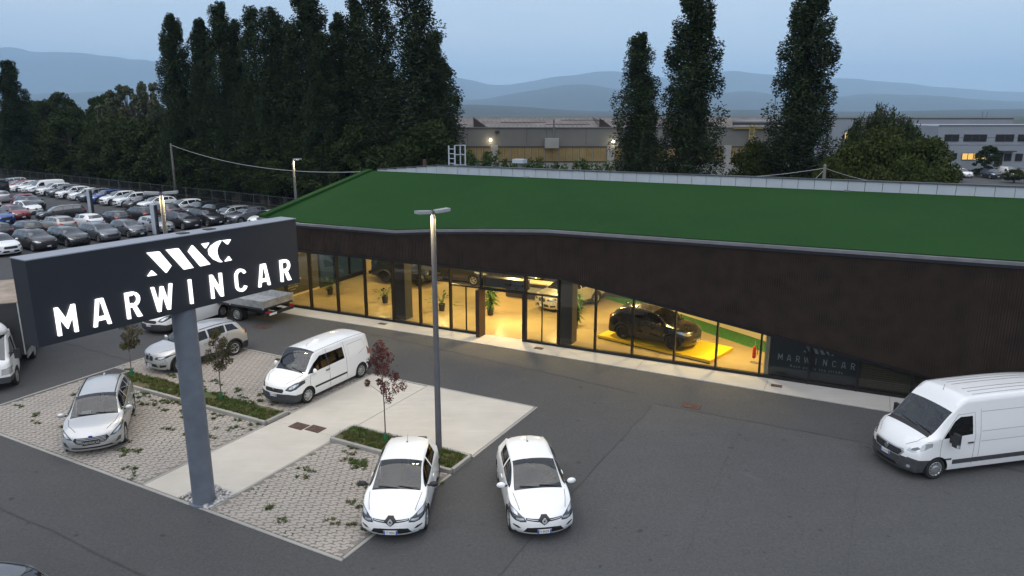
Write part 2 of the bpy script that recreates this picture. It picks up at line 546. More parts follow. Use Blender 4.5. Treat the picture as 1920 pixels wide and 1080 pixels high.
WHEEL_CACHE = {}
def wheel_meshes(r, w, spokes, style):
    k = (r, w, spokes, style)
    if k in WHEEL_CACHE: return WHEEL_CACHE[k]
    t = MB(); rr = r * .66
    t.lathe([(rr, -w / 2 + .01), (r * .93, -w / 2), (r * .985, -w * .36), (r, -w * .2), (r, w * .2), (r * .985, w * .36), (r * .93, w / 2), (rr, w / 2 - .01), (rr - .02, w * .1)], 28, axis='Y')
    tm = t.mesh('tyre'); tm.polygons.foreach_set('use_smooth', [True] * len(tm.polygons))
    m = MB()   # outer side is +y
    m.lathe([(rr + .004, w / 2 - .012), (rr - .012, w / 2 - .004), (rr - .03, w / 2 - .02), (rr - .035, w * .12)], 28, axis='Y')
    if style == 'cap':
        m.lathe([(rr * .58, w / 2 - .02), (rr * .5, w / 2 - .006), (rr * .35, w / 2 + .008), (.0, w / 2 + .008)], 28, axis='Y')
    for i in range(spokes):
        a = 2 * math.pi * i / spokes
        for da in ((-.12, .12) if style == 'twin' else (0,)):
            p0 = (math.cos(a) * rr * .12, w / 2 - .02, math.sin(a) * rr * .12); p1 = (math.cos(a + da) * (rr - .015), w / 2 - .018, math.sin(a + da) * (rr - .015))
            m.bar(p0, p1, .03, r * (.085 if style == 'twin' else .15), up=(-math.sin(a), 0, math.cos(a)))
    m.lathe([(rr * .26, w / 2 - .02), (rr * .25, w / 2 + .004), (0, w / 2 + .006)], 16, axis='Y')
    rm = m.mesh('rim')
    d = MB(); d.lathe([(rr - .03, w * .1), (0, w * .1)], 20, axis='Y')
    dm = d.mesh('brake_disc')
    tm.materials.append(MATS['rubber']); rm.materials.append(MATS['rim_silver']); dm.materials.append(MATS['plastic_black'])
    WHEEL_CACHE[k] = (tm, rm, dm)
    return WHEEL_CACHE[k]

def add_wheels(root, s, r, w=.2, spokes=5, style='solid', rim='rim_silver', axles=None, detail=True):
    L = s['L']; tm, rm, dm = wheel_meshes(r, w, spokes, style)
    for d in (axles or (s['fw'], s['rw'])):
        for sd in (1, -1):
            yy = float(s['hw'](d)) - w / 2 - .015
            o = bpy.data.objects.new('wheel', tm); link(o, root)
            o.location = (L / 2 - d, sd * yy, r); o.rotation_euler = (0, 0, 0 if sd > 0 else math.pi)
            q = bpy.data.objects.new('rim', rm); link(q, o)
            q.material_slots[0].link = 'OBJECT'; q.material_slots[0].material = MATS[rim]
            if detail:
                q = bpy.data.objects.new('brake_disc', dm); link(q, o)

def arches(c, s, r, clad=None, z0=.0):
    for d in (s['fw'], s['rw']):
        ra = r + s['arch']
        if clad:
            c.both(circle(d, r, ra + clad, 22), 'LR', 'arch_trim', 'plastic_black', 0, lim=.05)
        c.both(circle(d, r, ra, 22), 'LR', delete=True, lim=.02)

def underbody(root, s, r, extra=True):
    """dark floor pan and wheel wells"""
    L = s['L']; m = MB(); hw = s['W'] / 2
    m.bx(-L / 2 + .22, L / 2 - .3, -hw + .12, hw - .12, s['z0'] - .02, s['z0'] + .05)
    for d in (s['fw'], s['rw']):
        ra = r + s['arch'] + .01; n = 14
        for sd in (1, -1):
            o = []
            y0, y1 = sd * (float(s['hw'](d)) - .02), sd * (hw - .34)
            for i in range(n + 1):
                a = math.pi * (-.05 + 1.1 * i / n)
                o += [(L / 2 - d + ra * math.cos(a), y0, r + ra * math.sin(a)), (L / 2 - d + ra * math.cos(a), y1, r + ra * math.sin(a))]
            fs = [(2 * i, 2 * i + 1, 2 * i + 3, 2 * i + 2) for i in range(n)] + [tuple(2 * i + 1 for i in range(n + 1))]
            m.add(o, fs)
    return m.build('underbody', 'plastic_black', root)

def mirrors(root, s, d, z, mat, size=(.15, .25, .17), out=.05):
    for sd in (1, -1):
        y = float(s['hw'](d)) * s['cabw']
        bm = bmesh.new(); bmesh.ops.create_uvsphere(bm, u_segments=14, v_segments=8, radius=.5)
        for v in bm.verts:
            x = v.co.x
            v.co = Vector((v.co.x * size[0] * (1.15 if x > 0 else .75) + (0 if x > 0 else .02), v.co.y * size[1], v.co.z * size[2]))
            v.co += Vector((s['L'] / 2 - d, sd * (y + out + size[1] / 2), z))
        me = bpy.data.meshes.new('mirror'); bm.to_mesh(me); bm.free()
        o = mesh_obj('mirror', me, mat, root, True)
        if mat not in ('plastic_black',): o['paint'] = 1
        MB().bar((s['L'] / 2 - d, sd * (y - .05), z - .05), (s['L'] / 2 - d, sd * (y + out + .08), z - .03), .05, .04).build('mirror_arm', 'plastic_black', o)

def plate(root, s, z, text, x=None, back=False, w=.36, h=.11, mat='plate_white', tilt=0.0, ink='ink_black'):
    L = s['L']; xx = x if x is not None else (-L / 2 - .012 if back else L / 2 + .012)
    m = MB(); m.box((0, 0, 0), (.012, w, h)); o = m.build('number_plate', mat, root)
    o.location = (xx, 0, z); o.rotation_euler = (0, tilt, math.pi if back else 0)
    if mat == 'plate_white':
        for sd in (1, -1): MB().box((.0035, sd * (w / 2 - .022), 0), (.012, .040, h - .004)).build('plate_band', 'plate_blue', o)
    me = text_mesh(text, h * .86, .001); M = Matrix(((0, 0, 1, .008), (1, 0, 0, 0), (0, 1, 0, -h * .29), (0, 0, 0, 1)))
    xf(me, M @ Matrix.Diagonal((.62, 1, 1, 1))); mesh_obj('plate_text', me, ink, o)
    return o

def cabin(root, s, seats=((1.0, .36), (1.0, -.36)), floor=.45, dash=True):
    """dashboard, steering wheel, seats seen through the glass"""
    L = s['L']; ws0, ws1 = s['ws0'], s['ws1']; hw = s['W'] / 2
    zb = s['bz0']
    MB().bx(L / 2 - s['re'] + .25, L / 2 - ws0 - .12, -hw * .86, hw * .86, .3, .42).build('cabin_floor', 'seat_dark', root)
    m = MB(); m.bx(L / 2 - ws0 - .55, L / 2 - ws0 - .1, -hw * .84, hw * .84, .45, zb - .06)
    dsh = m.build('dashboard', 'plastic_grey', root)
    st = MB(); pts = [(L / 2 - ws0 - .66 + .06 * math.sin(a), .36 + .17 * math.cos(a), zb - .04 + .17 * math.sin(a)) for a in np.linspace(0, 2 * math.pi, 17)]
    st.tube(pts, .014, 6, cap=False); st.bar((L / 2 - ws0 - .45, .36, zb - .12), (L / 2 - ws0 - .66, .36, zb - .04), .05); st.bar((L / 2 - ws0 - .66, .2, zb - .04), (L / 2 - ws0 - .66, .52, zb - .04), .03)
    st.build('steering_wheel', 'plastic_black', root)
    for dx, y in seats:
        x = L / 2 - ws0 - dx - .25; q = MB()
        q.box((x - .05, y, .58), (.5, .5, .16)); q.box((x - .33, y, .88), (.14, .48, .56), rot=Matrix.Rotation(R(-14), 3, 'Y')); q.box((x - .43, y, 1.25 if s['H'] < 1.75 else 1.32), (.1, .26, .2), rot=Matrix.Rotation(R(-14), 3, 'Y'))
        q.build('seat', 'seat_dark', root)

def handle(root, s, d, z, sd, mat):
    y = float(s['hw'](d)) * .985
    o = MB().box((s['L'] / 2 - d, sd * (y + .012), z), (.2, .03, .035)).build('door_handle', mat, root)

def wiper(root, s, y0, y1, back=.08):
    """two blades lying along the foot of the windscreen"""
    L = s['L']; d = s['ws0'] + back
    for a, b in ((y0, y1), (y0 - .55, y1 - .55)):
        MB().bar((L / 2 - d + .02, a, float(s['zt'](d)) + .0), (L / 2 - d - .05, b, float(s['zt'](d + .06)) + .0), .02, .015).build('wiper', 'plastic_black', root)

# ---- small hatchback
def make_hatch(paint_mat='white_paint', mirror_mat='white_paint', plate_txt='FT 965AS', hero=True):
    s = car_spec(L=4.06, W=1.73, H=1.45, nz=.70, hz=1.0, ws0=.98, ws1=1.92, re=3.52, rz=1.36, rb=3.93, tz=.98, bz0=.95, bz1=1.06, fw=.80, rw=3.39, bow=.36, tumble=.675, hoodw=.76,
                 nose=[(.2, .10), (.30, .02), (.42, .0), (.56, .015), (.66, .05), (.76, .16), (1.2, .3)])
    root = empty('hatchback_car')
    c = Cutter(car_body(s, .075 if hero else .16, ns=9 if hero else 6, npil=5 if hero else 4, nr=6 if hero else 4), s)
    gl = 'GLASS'
    if hero:
        # hood shut lines
        for sd in (1, -1): c.mark(strip([(.36, sd * .60), (.62, sd * .655), (.97, sd * .70)], .014), 'T', 'hood_seam', 'seam_dark', .004)
        c.both(strip([(1.22, .34), (1.16, .62), (1.2, .9), (1.28, .985)], .014), 'LR', 'door_seam', 'seam_dark', .004)
        c.both(strip([(2.22, .30), (2.24, .7), (2.26, 1.02)], .014), 'LR', 'door_seam', 'seam_dark', .004)
        c.both(strip([(2.98, .62), (3.02, .8), (3.12, 1.05)], .014), 'LR', 'door_seam', 'seam_dark', .004)
        c.both([(.9, .2), (.9, .27), (3.0, .27), (3.0, .2)], 'LR', 'sill_trim', 'plastic_black', 0)
    ws = np.linspace(s['ws0'] + .03, s['ws1'] + .03, 8)
    c.mark([(d, float(s['hw'](d) * s['wr'](d)) - .005) for d in ws] + [(d, -float(s['hw'](d) * s['wr'](d)) + .005) for d in ws[::-1]], 'T', 'windscreen', gl, .006)
    c.both(side_win(s, 1.18, 2.20), 'LR', 'side_window', 'car_glass_dark' if hero else gl, .008)
    c.both(side_win(s, 2.28, 3.02, rear_slant=-.1), 'LR', 'side_window', 'car_glass_dark' if hero else gl, .008)
    c.mark([(-.52, 1.34), (.52, 1.34), (.60, 1.07), (-.60, 1.07)], 'B', 'rear_window', 'lot_glass', .008)
    c.both([(.56, .72), (.80, .78), (.80, 1.0), (.68, .95), (.55, .85)], 'B', 'tail_lamp', 'lamp_red', 0)
    # face
    c.mark([(-.47, .615), (-.12, .585), (0, .50), (.12, .585), (.47, .615), (.47, .665), (.14, .66), (.07, .735), (-.07, .735), (-.14, .66), (-.47, .665)], 'F', 'grille', 'plastic_black', .012)
    if hero: 
        c.both([(.16, .622), (.44, .638), (.44, .650), (.16, .634)], 'F', 'grille_strip', 'silver_trim', 0)
    c.both([(.45, .575), (.60, .54), (.72, .55), (.845, .62), (.90, .86), (.80, .83), (.64, .73), (.50, .665)], 'F', 'headlamp', 'lamp_dark', .0, lim=.06)
    c.both([(.66, .68), (.80, .70), (.86, .83), (.80, .815), (.66, .725)], 'F', 'headlamp_lens', 'lamp_clear', .0, lim=.06)
    c.both([(.50, .60), (.62, .57), (.70, .58), (.70, .62), (.52, .64)], 'F', 'headlamp_lens', 'lamp_clear', .0, lim=.06)
    c.mark([(-.54, .275), (.54, .275), (.44, .42), (.25, .445), (-.25, .445), (-.44, .42)], 'F', 'lower_grille', 'plastic_black', .02)
    c.both([(.58, .375), (.66, .36), (.78, .41), (.78, .445), (.66, .43)], 'F', 'fog_lamp', 'plastic_black', .01)
    if hero:
        c.both(strip([(.56, .285), (.66, .31), (.76, .36)], .016), 'F', 'bumper_strip', 'silver_trim', 0)
    arches(c, s, .315)
    c.split(root, paint_mat)
    underbody(root, s, .315)
    add_wheels(root, s, .315, .2, 5, 'twin', detail=hero)
    mirrors(root, s, 1.33, 1.0, mirror_mat)
    plate(root, s, .345, plate_txt, x=2.045)
    if hero:
        # diamond emblem
        m = MB()
        for a, b in (((0, .075), (.052, 0)), ((.052, 0), (0, -.075)), ((0, -.075), (-.052, 0)), ((-.052, 0), (0, .075))):
            m.bar((0, a[0], a[1]), (0, b[0], b[1]), .03, .03, up=(1, 0, 0))
        e = m.build('emblem', 'silver_trim', root); e.location = (2.04, 0, .625)
        cabin(root, s, seats=((1.0, .36), (1.0, -.36), (1.85, .36), (1.85, -.36)))
        wiper(root, s, .6, .05)
        for sd in (1, -1):
            handle(root, s, 2.08, .86, sd, paint_mat)
        MB().tube([(-.95, 0, 1.42), (-1.1, 0, 1.62)], [.006, .003], 6).build('antenna', 'plastic_black', root)
        MB().box((-.93, 0, 1.43), (.08, .05, .04)).build('antenna_base', 'plastic_black', root)
    return root, s

# ---- estate
def make_estate(paint_mat='silver_paint', hero=True):
    s = car_spec(L=4.62, W=1.825, H=1.48, nz=.72, hz=1.0, ws0=1.08, ws1=2.0, re=4.15, rz=1.39, rb=4.50, tz=.98, bz0=.97, bz1=1.08, fw=.88, rw=3.58, bow=.38, tumble=.675, hoodw=.78,
                 nose=[(.2, .10), (.30, .02), (.45, .0), (.6, .02), (.70, .06), (.8, .18), (1.2, .3)])
    root = empty('estate_car')
    c = Cutter(car_body(s, .075 if hero else .16, ns=9 if hero else 6, npil=5 if hero else 4, nr=6 if hero else 4), s)
    gl = 'GLASS'
    if hero:
        for sd in (1, -1):
            c.mark(strip([(.30, sd * .45), (.62, sd * .67), (1.07, sd * .74)], .014), 'T', 'hood_seam', 'seam_dark', .004)
            c.mark(strip([(2.05, sd * .56), (4.1, sd * .53)], .03), 'T', 'roof_rail', 'plastic_black', -.02)
        c.both(strip([(1.30, .34), (1.25, .62), (1.3, .9), (1.38, 1.0)], .014), 'LR', 'door_seam', 'seam_dark', .004)
        c.both(strip([(2.38, .30), (2.40, .7), (2.42, 1.02)], .014), 'LR', 'door_seam', 'seam_dark', .004)
        c.both(strip([(3.16, .62), (3.22, .8), (3.34, 1.07)], .014), 'LR', 'door_seam', 'seam_dark', .004)
    ws = np.linspace(s['ws0'] + .03, s['ws1'] + .03, 8)
    c.mark([(d, float(s['hw'](d) * s['wr'](d)) - .005) for d in ws] + [(d, -float(s['hw'](d) * s['wr'](d)) + .005) for d in ws[::-1]], 'T', 'windscreen', gl, .006)
    c.both(side_win(s, 1.28, 2.36), 'LR', 'side_window', 'car_glass_dark' if hero else gl, .008)
    c.both(side_win(s, 2.44, 3.26, rear_slant=-.05), 'LR', 'side_window', 'car_glass_dark' if hero else gl, .008)
    c.both(side_win(s, 3.36, 4.1, rear_slant=.12), 'LR', 'side_window', 'car_glass_dark' if hero else gl, .008)
    c.mark([(-.52, 1.37), (.52, 1.37), (.62, 1.07), (-.62, 1.07)], 'B', 'rear_window', 'lot_glass', .008)
    c.both([(.50, .80), (.82, .82), (.86, 1.03), (.70, 1.0), (.50, .90)], 'B', 'tail_lamp', 'lamp_red', 0)
    c.mark([(-.40, .46), (.40, .46), (.52, .58), (.46, .665), (-.46, .665), (-.52, .58)], 'F', 'grille', 'plastic_black', .02)
    if hero:
        for i in range(4):
            z = .49 + .045 * i
            c.mark([(-.42, z), (.42, z), (.42, z + .013), (-.42, z + .013)], 'F', 'grille_bar', 'silver_trim', .005)
    c.both([(.52, .60), (.66, .60), (.84, .68), (.915, .86), (.82, .83), (.62, .70)], 'F', 'headlamp', 'lamp_dark', .0, lim=.06)
    c.both([(.62, .635), (.74, .65), (.84, .75), (.84, .80), (.70, .71)], 'F', 'headlamp_lens', 'lamp_clear', .0, lim=.06)
    c.mark([(-.62, .285), (.62, .285), (.56, .345), (-.56, .345)], 'F', 'lower_grille', 'plastic_black', .02)
    c.both([(.66, .34), (.80, .36), (.84, .50), (.76, .50)], 'F', 'fog_lamp', 'lamp_dark', .0)
    arches(c, s, .325)
    c.split(root, paint_mat)
    underbody(root, s, .325)
    add_wheels(root, s, .325, .21, 5, 'twin', detail=hero)
    mirrors(root, s, 1.45, 1.01, paint_mat)
    if hero:
        m = MB(); m.prism(circle(0, 0, .065, 16, ry=.028), 0, .015, lambda x, y, h: (h, x, y)); e = m.build('emblem', 'plate_blue', root); e.location = (2.28, 0, .70)
        cabin(root, s, seats=((1.0, .37), (1.0, -.37), (1.9, .37), (1.9, -.37)))
        wiper(root, s, .62, .05)
        for sd in (1, -1):
            handle(root, s, 2.22, .88, sd, paint_mat); handle(root, s, 3.1, .9, sd, paint_mat)
        MB().box((-1.7, 0, 1.445), (.16, .05, .06)).build('roof_fin', paint_mat, root)
        MB().box((.82, -.28, .99), (.2, .28, .006), rot=Matrix.Rotation(R(12), 3, 'Y')).build('price_sheet', 'paper_white', root)
    return root, s

# ---- crossover / sport utility
def make_suv(paint_mat='pearl_silver', hero=True, rim='rim_silver', kidney=True, sporty=False, name='suv_car'):
    s = car_spec(L=4.45, W=1.82, H=1.60, nz=.88, hz=1.12, ws0=1.08, ws1=1.98, re=3.86, rz=1.52 if not sporty else 1.48, rb=4.30, tz=1.08, bz0=1.06, bz1=1.17, fw=.86, rw=3.53, bow=.32, tumble=.70, hoodw=.80, z0=.24, arch=.05,
                 nose=[(.2, .14), (.32, .04), (.5, .0), (.68, .01), (.82, .04), (.92, .12), (1.2, .3)])
    root = empty(name)
    c = Cutter(car_body(s, .075 if hero else .16, ns=9 if hero else 6, npil=5 if hero else 4, nr=6 if hero else 4), s)
    gl = 'GLASS'
    if hero:
        for sd in (1, -1):
            c.mark(strip([(.26, sd * .40), (.62, sd * .68), (1.07, sd * .74)], .014), 'T', 'hood_seam', 'seam_dark', .004)
            c.mark(strip([(2.05, sd * .585), (3.8, sd * .565)], .035), 'T', 'roof_rail', 'plastic_black', -.03)
        c.both(strip([(1.26, .34), (1.22, .62), (1.28, .95), (1.38, 1.08)], .014), 'LR', 'door_seam', 'seam_dark', .004)
        c.both(strip([(2.30, .34), (2.32, .7), (2.34, 1.1)], .014), 'LR', 'door_seam', 'seam_dark', .004)
        c.both(strip([(3.06, .66), (3.12, .86), (3.26, 1.13)], .014), 'LR', 'door_seam', 'seam_dark', .004)
    c.both([(.9, .2), (.9, .44), (3.5, .44), (3.5, .2)], 'LR', 'sill_trim', 'plastic_black', 0)
    ws = np.linspace(s['ws0'] + .03, s['ws1'] + .03, 8)
    c.mark([(d, float(s['hw'](d) * s['wr'](d)) - .005) for d in ws] + [(d, -float(s['hw'](d) * s['wr'](d)) + .005) for d in ws[::-1]], 'T', 'windscreen', gl, .006)
    c.both(side_win(s, 1.26, 2.28), 'LR', 'side_window', 'car_glass_dark' if hero else gl, .008)
    c.both(side_win(s, 2.36, 3.16, rear_slant=-.05), 'LR', 'side_window', 'car_glass_dark' if hero else gl, .008)
    c.both(side_win(s, 3.26, 3.86, rear_slant=.2), 'LR', 'side_window', 'car_glass_dark' if hero else gl, .008)
    c.mark([(-.55, 1.49), (.55, 1.49), (.64, 1.17), (-.64, 1.17)], 'B', 'rear_window', 'lot_glass', .008)
    c.both([(.48, .90), (.84, .90), (.88, 1.12), (.70, 1.10), (.50, 1.02)], 'B', 'tail_lamp', 'lamp_red', 0, lim=.05)
    c.mark([(-.75, .26), (.75, .26), (.75, .55), (-.75, .55)], 'B', 'rear_bumper_trim', 'plastic_black', 0)
    c.both([(3.95, .2), (4.6, .2), (4.6, .56), (4.0, .56)], 'LR', 'rear_bumper_trim', 'plastic_black', 0, lim=.0)
    if kidney:
        c.both([(.03, .62), (.24, .62), (.27, .74), (.22, .82), (.05, .82), (.03, .80)], 'F', 'grille', 'plastic_black', .015)
        c.both([(.36, .70), (.60, .68), (.82, .76), (.895, .88), (.76, .85), (.40, .80)], 'F', 'headlamp', 'lamp_dark', .0, lim=.06)
        c.both([(.50, .71), (.62, .71), (.78, .79), (.74, .82), (.52, .78)], 'F', 'headlamp_lens', 'lamp_clear', .0, lim=.06)
        c.mark([(-.50, .35), (.50, .35), (.42, .50), (-.42, .50)], 'F', 'lower_grille', 'plastic_black', .02)
        c.both([(.55, .34), (.78, .38), (.82, .48), (.56, .46)], 'F', 'bumper_intake', 'plastic_black', .015)
        c.both(circle(.70, .56, .045, 10), 'F', 'fog_lamp', 'lamp_clear', 0)
    else:
        c.mark([(-.42, .60), (.42, .60), (.50, .72), (.42, .80), (-.42, .80), (-.50, .72)], 'F', 'grille', 'plastic_black', .015)
        c.both([(.50, .74), (.70, .72), (.86, .80), (.90, .92), (.70, .87), (.52, .80)], 'F', 'headlamp', 'lamp_clear', .0, lim=.06)
        c.mark([(-.62, .33), (.62, .33), (.50, .48), (-.50, .48)], 'F', 'lower_grille', 'plastic_black', .02)
        c.both([(.64, .42), (.80, .45), (.84, .60), (.74, .58)], 'F', 'fog_lamp', 'plastic_black', .0)
    arches(c, s, .35, clad=.075)
    c.split(root, paint_mat)
    underbody(root, s, .35)
    add_wheels(root, s, .35, .225, 5, 'twin' if kidney else 'solid', rim, detail=hero)
    mirrors(root, s, 1.45, 1.11, paint_mat)
    plate(root, s, .42, 'FL 407ZK', x=2.235)
    if hero:
        m = MB(); m.prism(circle(0, 0, .04, 16), 0, .012, lambda x, y, h: (h, x, y)); e = m.build('emblem', 'plate_blue', root); e.location = (2.17, 0, .875)
        cabin(root, s, seats=((1.0, .37), (1.0, -.37), (1.9, .37), (1.9, -.37)))
        wiper(root, s, .62, .05)
        for sd in (1, -1):
            handle(root, s, 2.12, .97, sd, paint_mat); handle(root, s, 3.0, .99, sd, paint_mat)
        MB().box((-1.55, 0, 1.56), (.16, .05, .06)).build('roof_fin', paint_mat, root)
    return root, s

# ---- small panel van with a second-row window
def make_small_van(paint_mat='white_paint', hero=True, windows=True):
    s = car_spec(L=4.76, W=1.83, H=1.90, nz=.86, hz=1.16, ws0=.86, ws1=1.55, re=4.50, rz=1.84, rb=4.76, tz=1.72, bz0=1.10, bz1=1.14, fw=.90, rw=4.01, bow=.30, bowr=.08, tumble=.76, hoodw=.80, z0=.22, cabw=.95, rfall=.4,
                 nose=[(.2, .06), (.34, .0), (.55, .0), (.70, .03), (.86, .10), (.98, .2), (1.2, .3)], tail=[(.2, .03), (.45, .0), (.8, .02), (1.2, .03), (1.6, .06), (2, .12)])
    root = empty('panel_van')
    c = Cutter(car_body(s, .075 if hero else .16, ns=9 if hero else 6, npil=6 if hero else 4, nr=6 if hero else 4), s)
    gl = 'GLASS'
    c.mark([(-.95, .15), (.95, .15), (.95, .50), (.62, .56), (-.62, .56), (-.95, .50)], 'F', 'front_bumper', 'plastic_grey', -.004, lim=.0)
    c.both([(.0, .2), (.62, .2), (.62, .50), (.0, .50)], 'LR', 'front_bumper', 'plastic_grey', -.004, lim=.0)
    if hero:
        for sd in (1, -1):
            c.mark(strip([(1.62, sd * .645), (3.2, sd * .66), (4.55, sd * .63)], .03), 'T', 'roof_channel', 'seam_dark', .004)
            c.mark(strip([(.22, sd * .45), (.5, sd * .66), (.85, sd * .735)], .014), 'T', 'hood_seam', 'seam_dark', .004)
        c.both(strip([(1.06, .34), (1.04, .8), (1.10, 1.08)], .014), 'LR', 'door_seam', 'seam_dark', .004)
        c.both(strip([(2.12, .30), (2.13, 1.1), (2.13, 1.78)], .014), 'LR', 'door_seam', 'seam_dark', .004)
        c.both(strip([(3.12, .32), (3.14, 1.1), (3.14, 1.78)], .014), 'LR', 'door_seam', 'seam_dark', .004)
        c.both([(1.28, .505), (3.10, .505), (3.10, .575), (1.28, .575)], 'LR', 'side_moulding', 'plastic_black', -.012)
        c.both(strip([(3.3, 1.2), (3.3, 1.62), (4.3, 1.6), (4.42, 1.25), (3.9, 1.1)], .014), 'LR', 'panel_seam', 'seam_soft', .002)
    ws = np.linspace(s['ws0'] + .03, s['ws1'] + .03, 8)
    c.mark([(d, float(s['hw'](d) * s['wr'](d)) - .005) for d in ws] + [(d, -float(s['hw'](d) * s['wr'](d)) + .005) for d in ws[::-1]], 'T', 'windscreen', gl, .006)
    if windows: c.both([(.98, 1.12), (3.04, 1.155), (3.04, 1.615), (1.74, 1.635), (1.36, 1.44)], 'LR', 'pillar_trim', 'plastic_black', .002)
    c.both([(1.02, 1.13), (2.06, 1.15), (2.06, 1.62), (1.70, 1.60), (1.38, 1.42)], 'LR', 'side_window', 'car_glass_dark' if hero else gl, .008)
    if windows:
        c.both([(2.14, 1.15), (3.02, 1.17), (3.02, 1.60), (2.14, 1.62)], 'LR', 'side_window', 'car_glass_dark' if hero else gl, .008)
    c.both([(.78, .90), (.90, .90), (.90, 1.40), (.80, 1.36)], 'B', 'tail_lamp', 'lamp_red', -.004, lim=.02)
    c.mark([(-.92, .22), (.92, .22), (.92, .56), (-.92, .56)], 'B', 'rear_bumper', 'plastic_grey', -.01, lim=0)
    c.both([(4.42, .22), (4.8, .22), (4.8, .62), (4.52, .62)], 'LR', 'rear_bumper', 'plastic_grey', -.01, lim=0)
    c.mark([(-.42, .60), (.42, .60), (.46, .70), (.40, .745), (-.40, .745), (-.46, .70)], 'F', 'grille', 'plastic_black', .01)
    c.both([(.50, .70), (.70, .66), (.84, .72), (.90, .86), (.90, .98), (.76, .95), (.58, .82)], 'F', 'headlamp', 'lamp_dark', .0, lim=.05)
    c.both([(.62, .74), (.74, .74), (.84, .84), (.84, .91), (.68, .84)], 'F', 'headlamp_lens', 'lamp_clear', .0, lim=.05)
    arches(c, s, .32)
    c.split(root, paint_mat)
    underbody(root, s, .32)
    add_wheels(root, s, .32, .2, 8, 'cap', detail=hero)
    mirrors(root, s, 1.22, 1.2, paint_mat, size=(.14, .2, .24))
    plate(root, s, .50, 'FX 318RN', x=2.40)
    if hero:
        m = MB(); m.prism(circle(0, 0, .06, 18), 0, .02, lambda x, y, h: (h, x, y)); e = m.build('emblem', 'chrome', root); e.location = (2.375, 0, .68)
        cabin(root, s, seats=((.9, .4), (.9, -.4)))
        wiper(root, s, .62, .05)
        for sd in (1, -1):
            handle(root, s, 2.02, 1.0, sd, 'plastic_black')
        MB().box((.78, -.45, 1.09), (.16, .24, .006)).build('price_sheet', 'paper_white', root)
        MB().tube([(.55, 0, 1.87), (.42, 0, 1.97)], [.008, .004], 6).build('antenna', 'plastic_black', root)
    return root, s

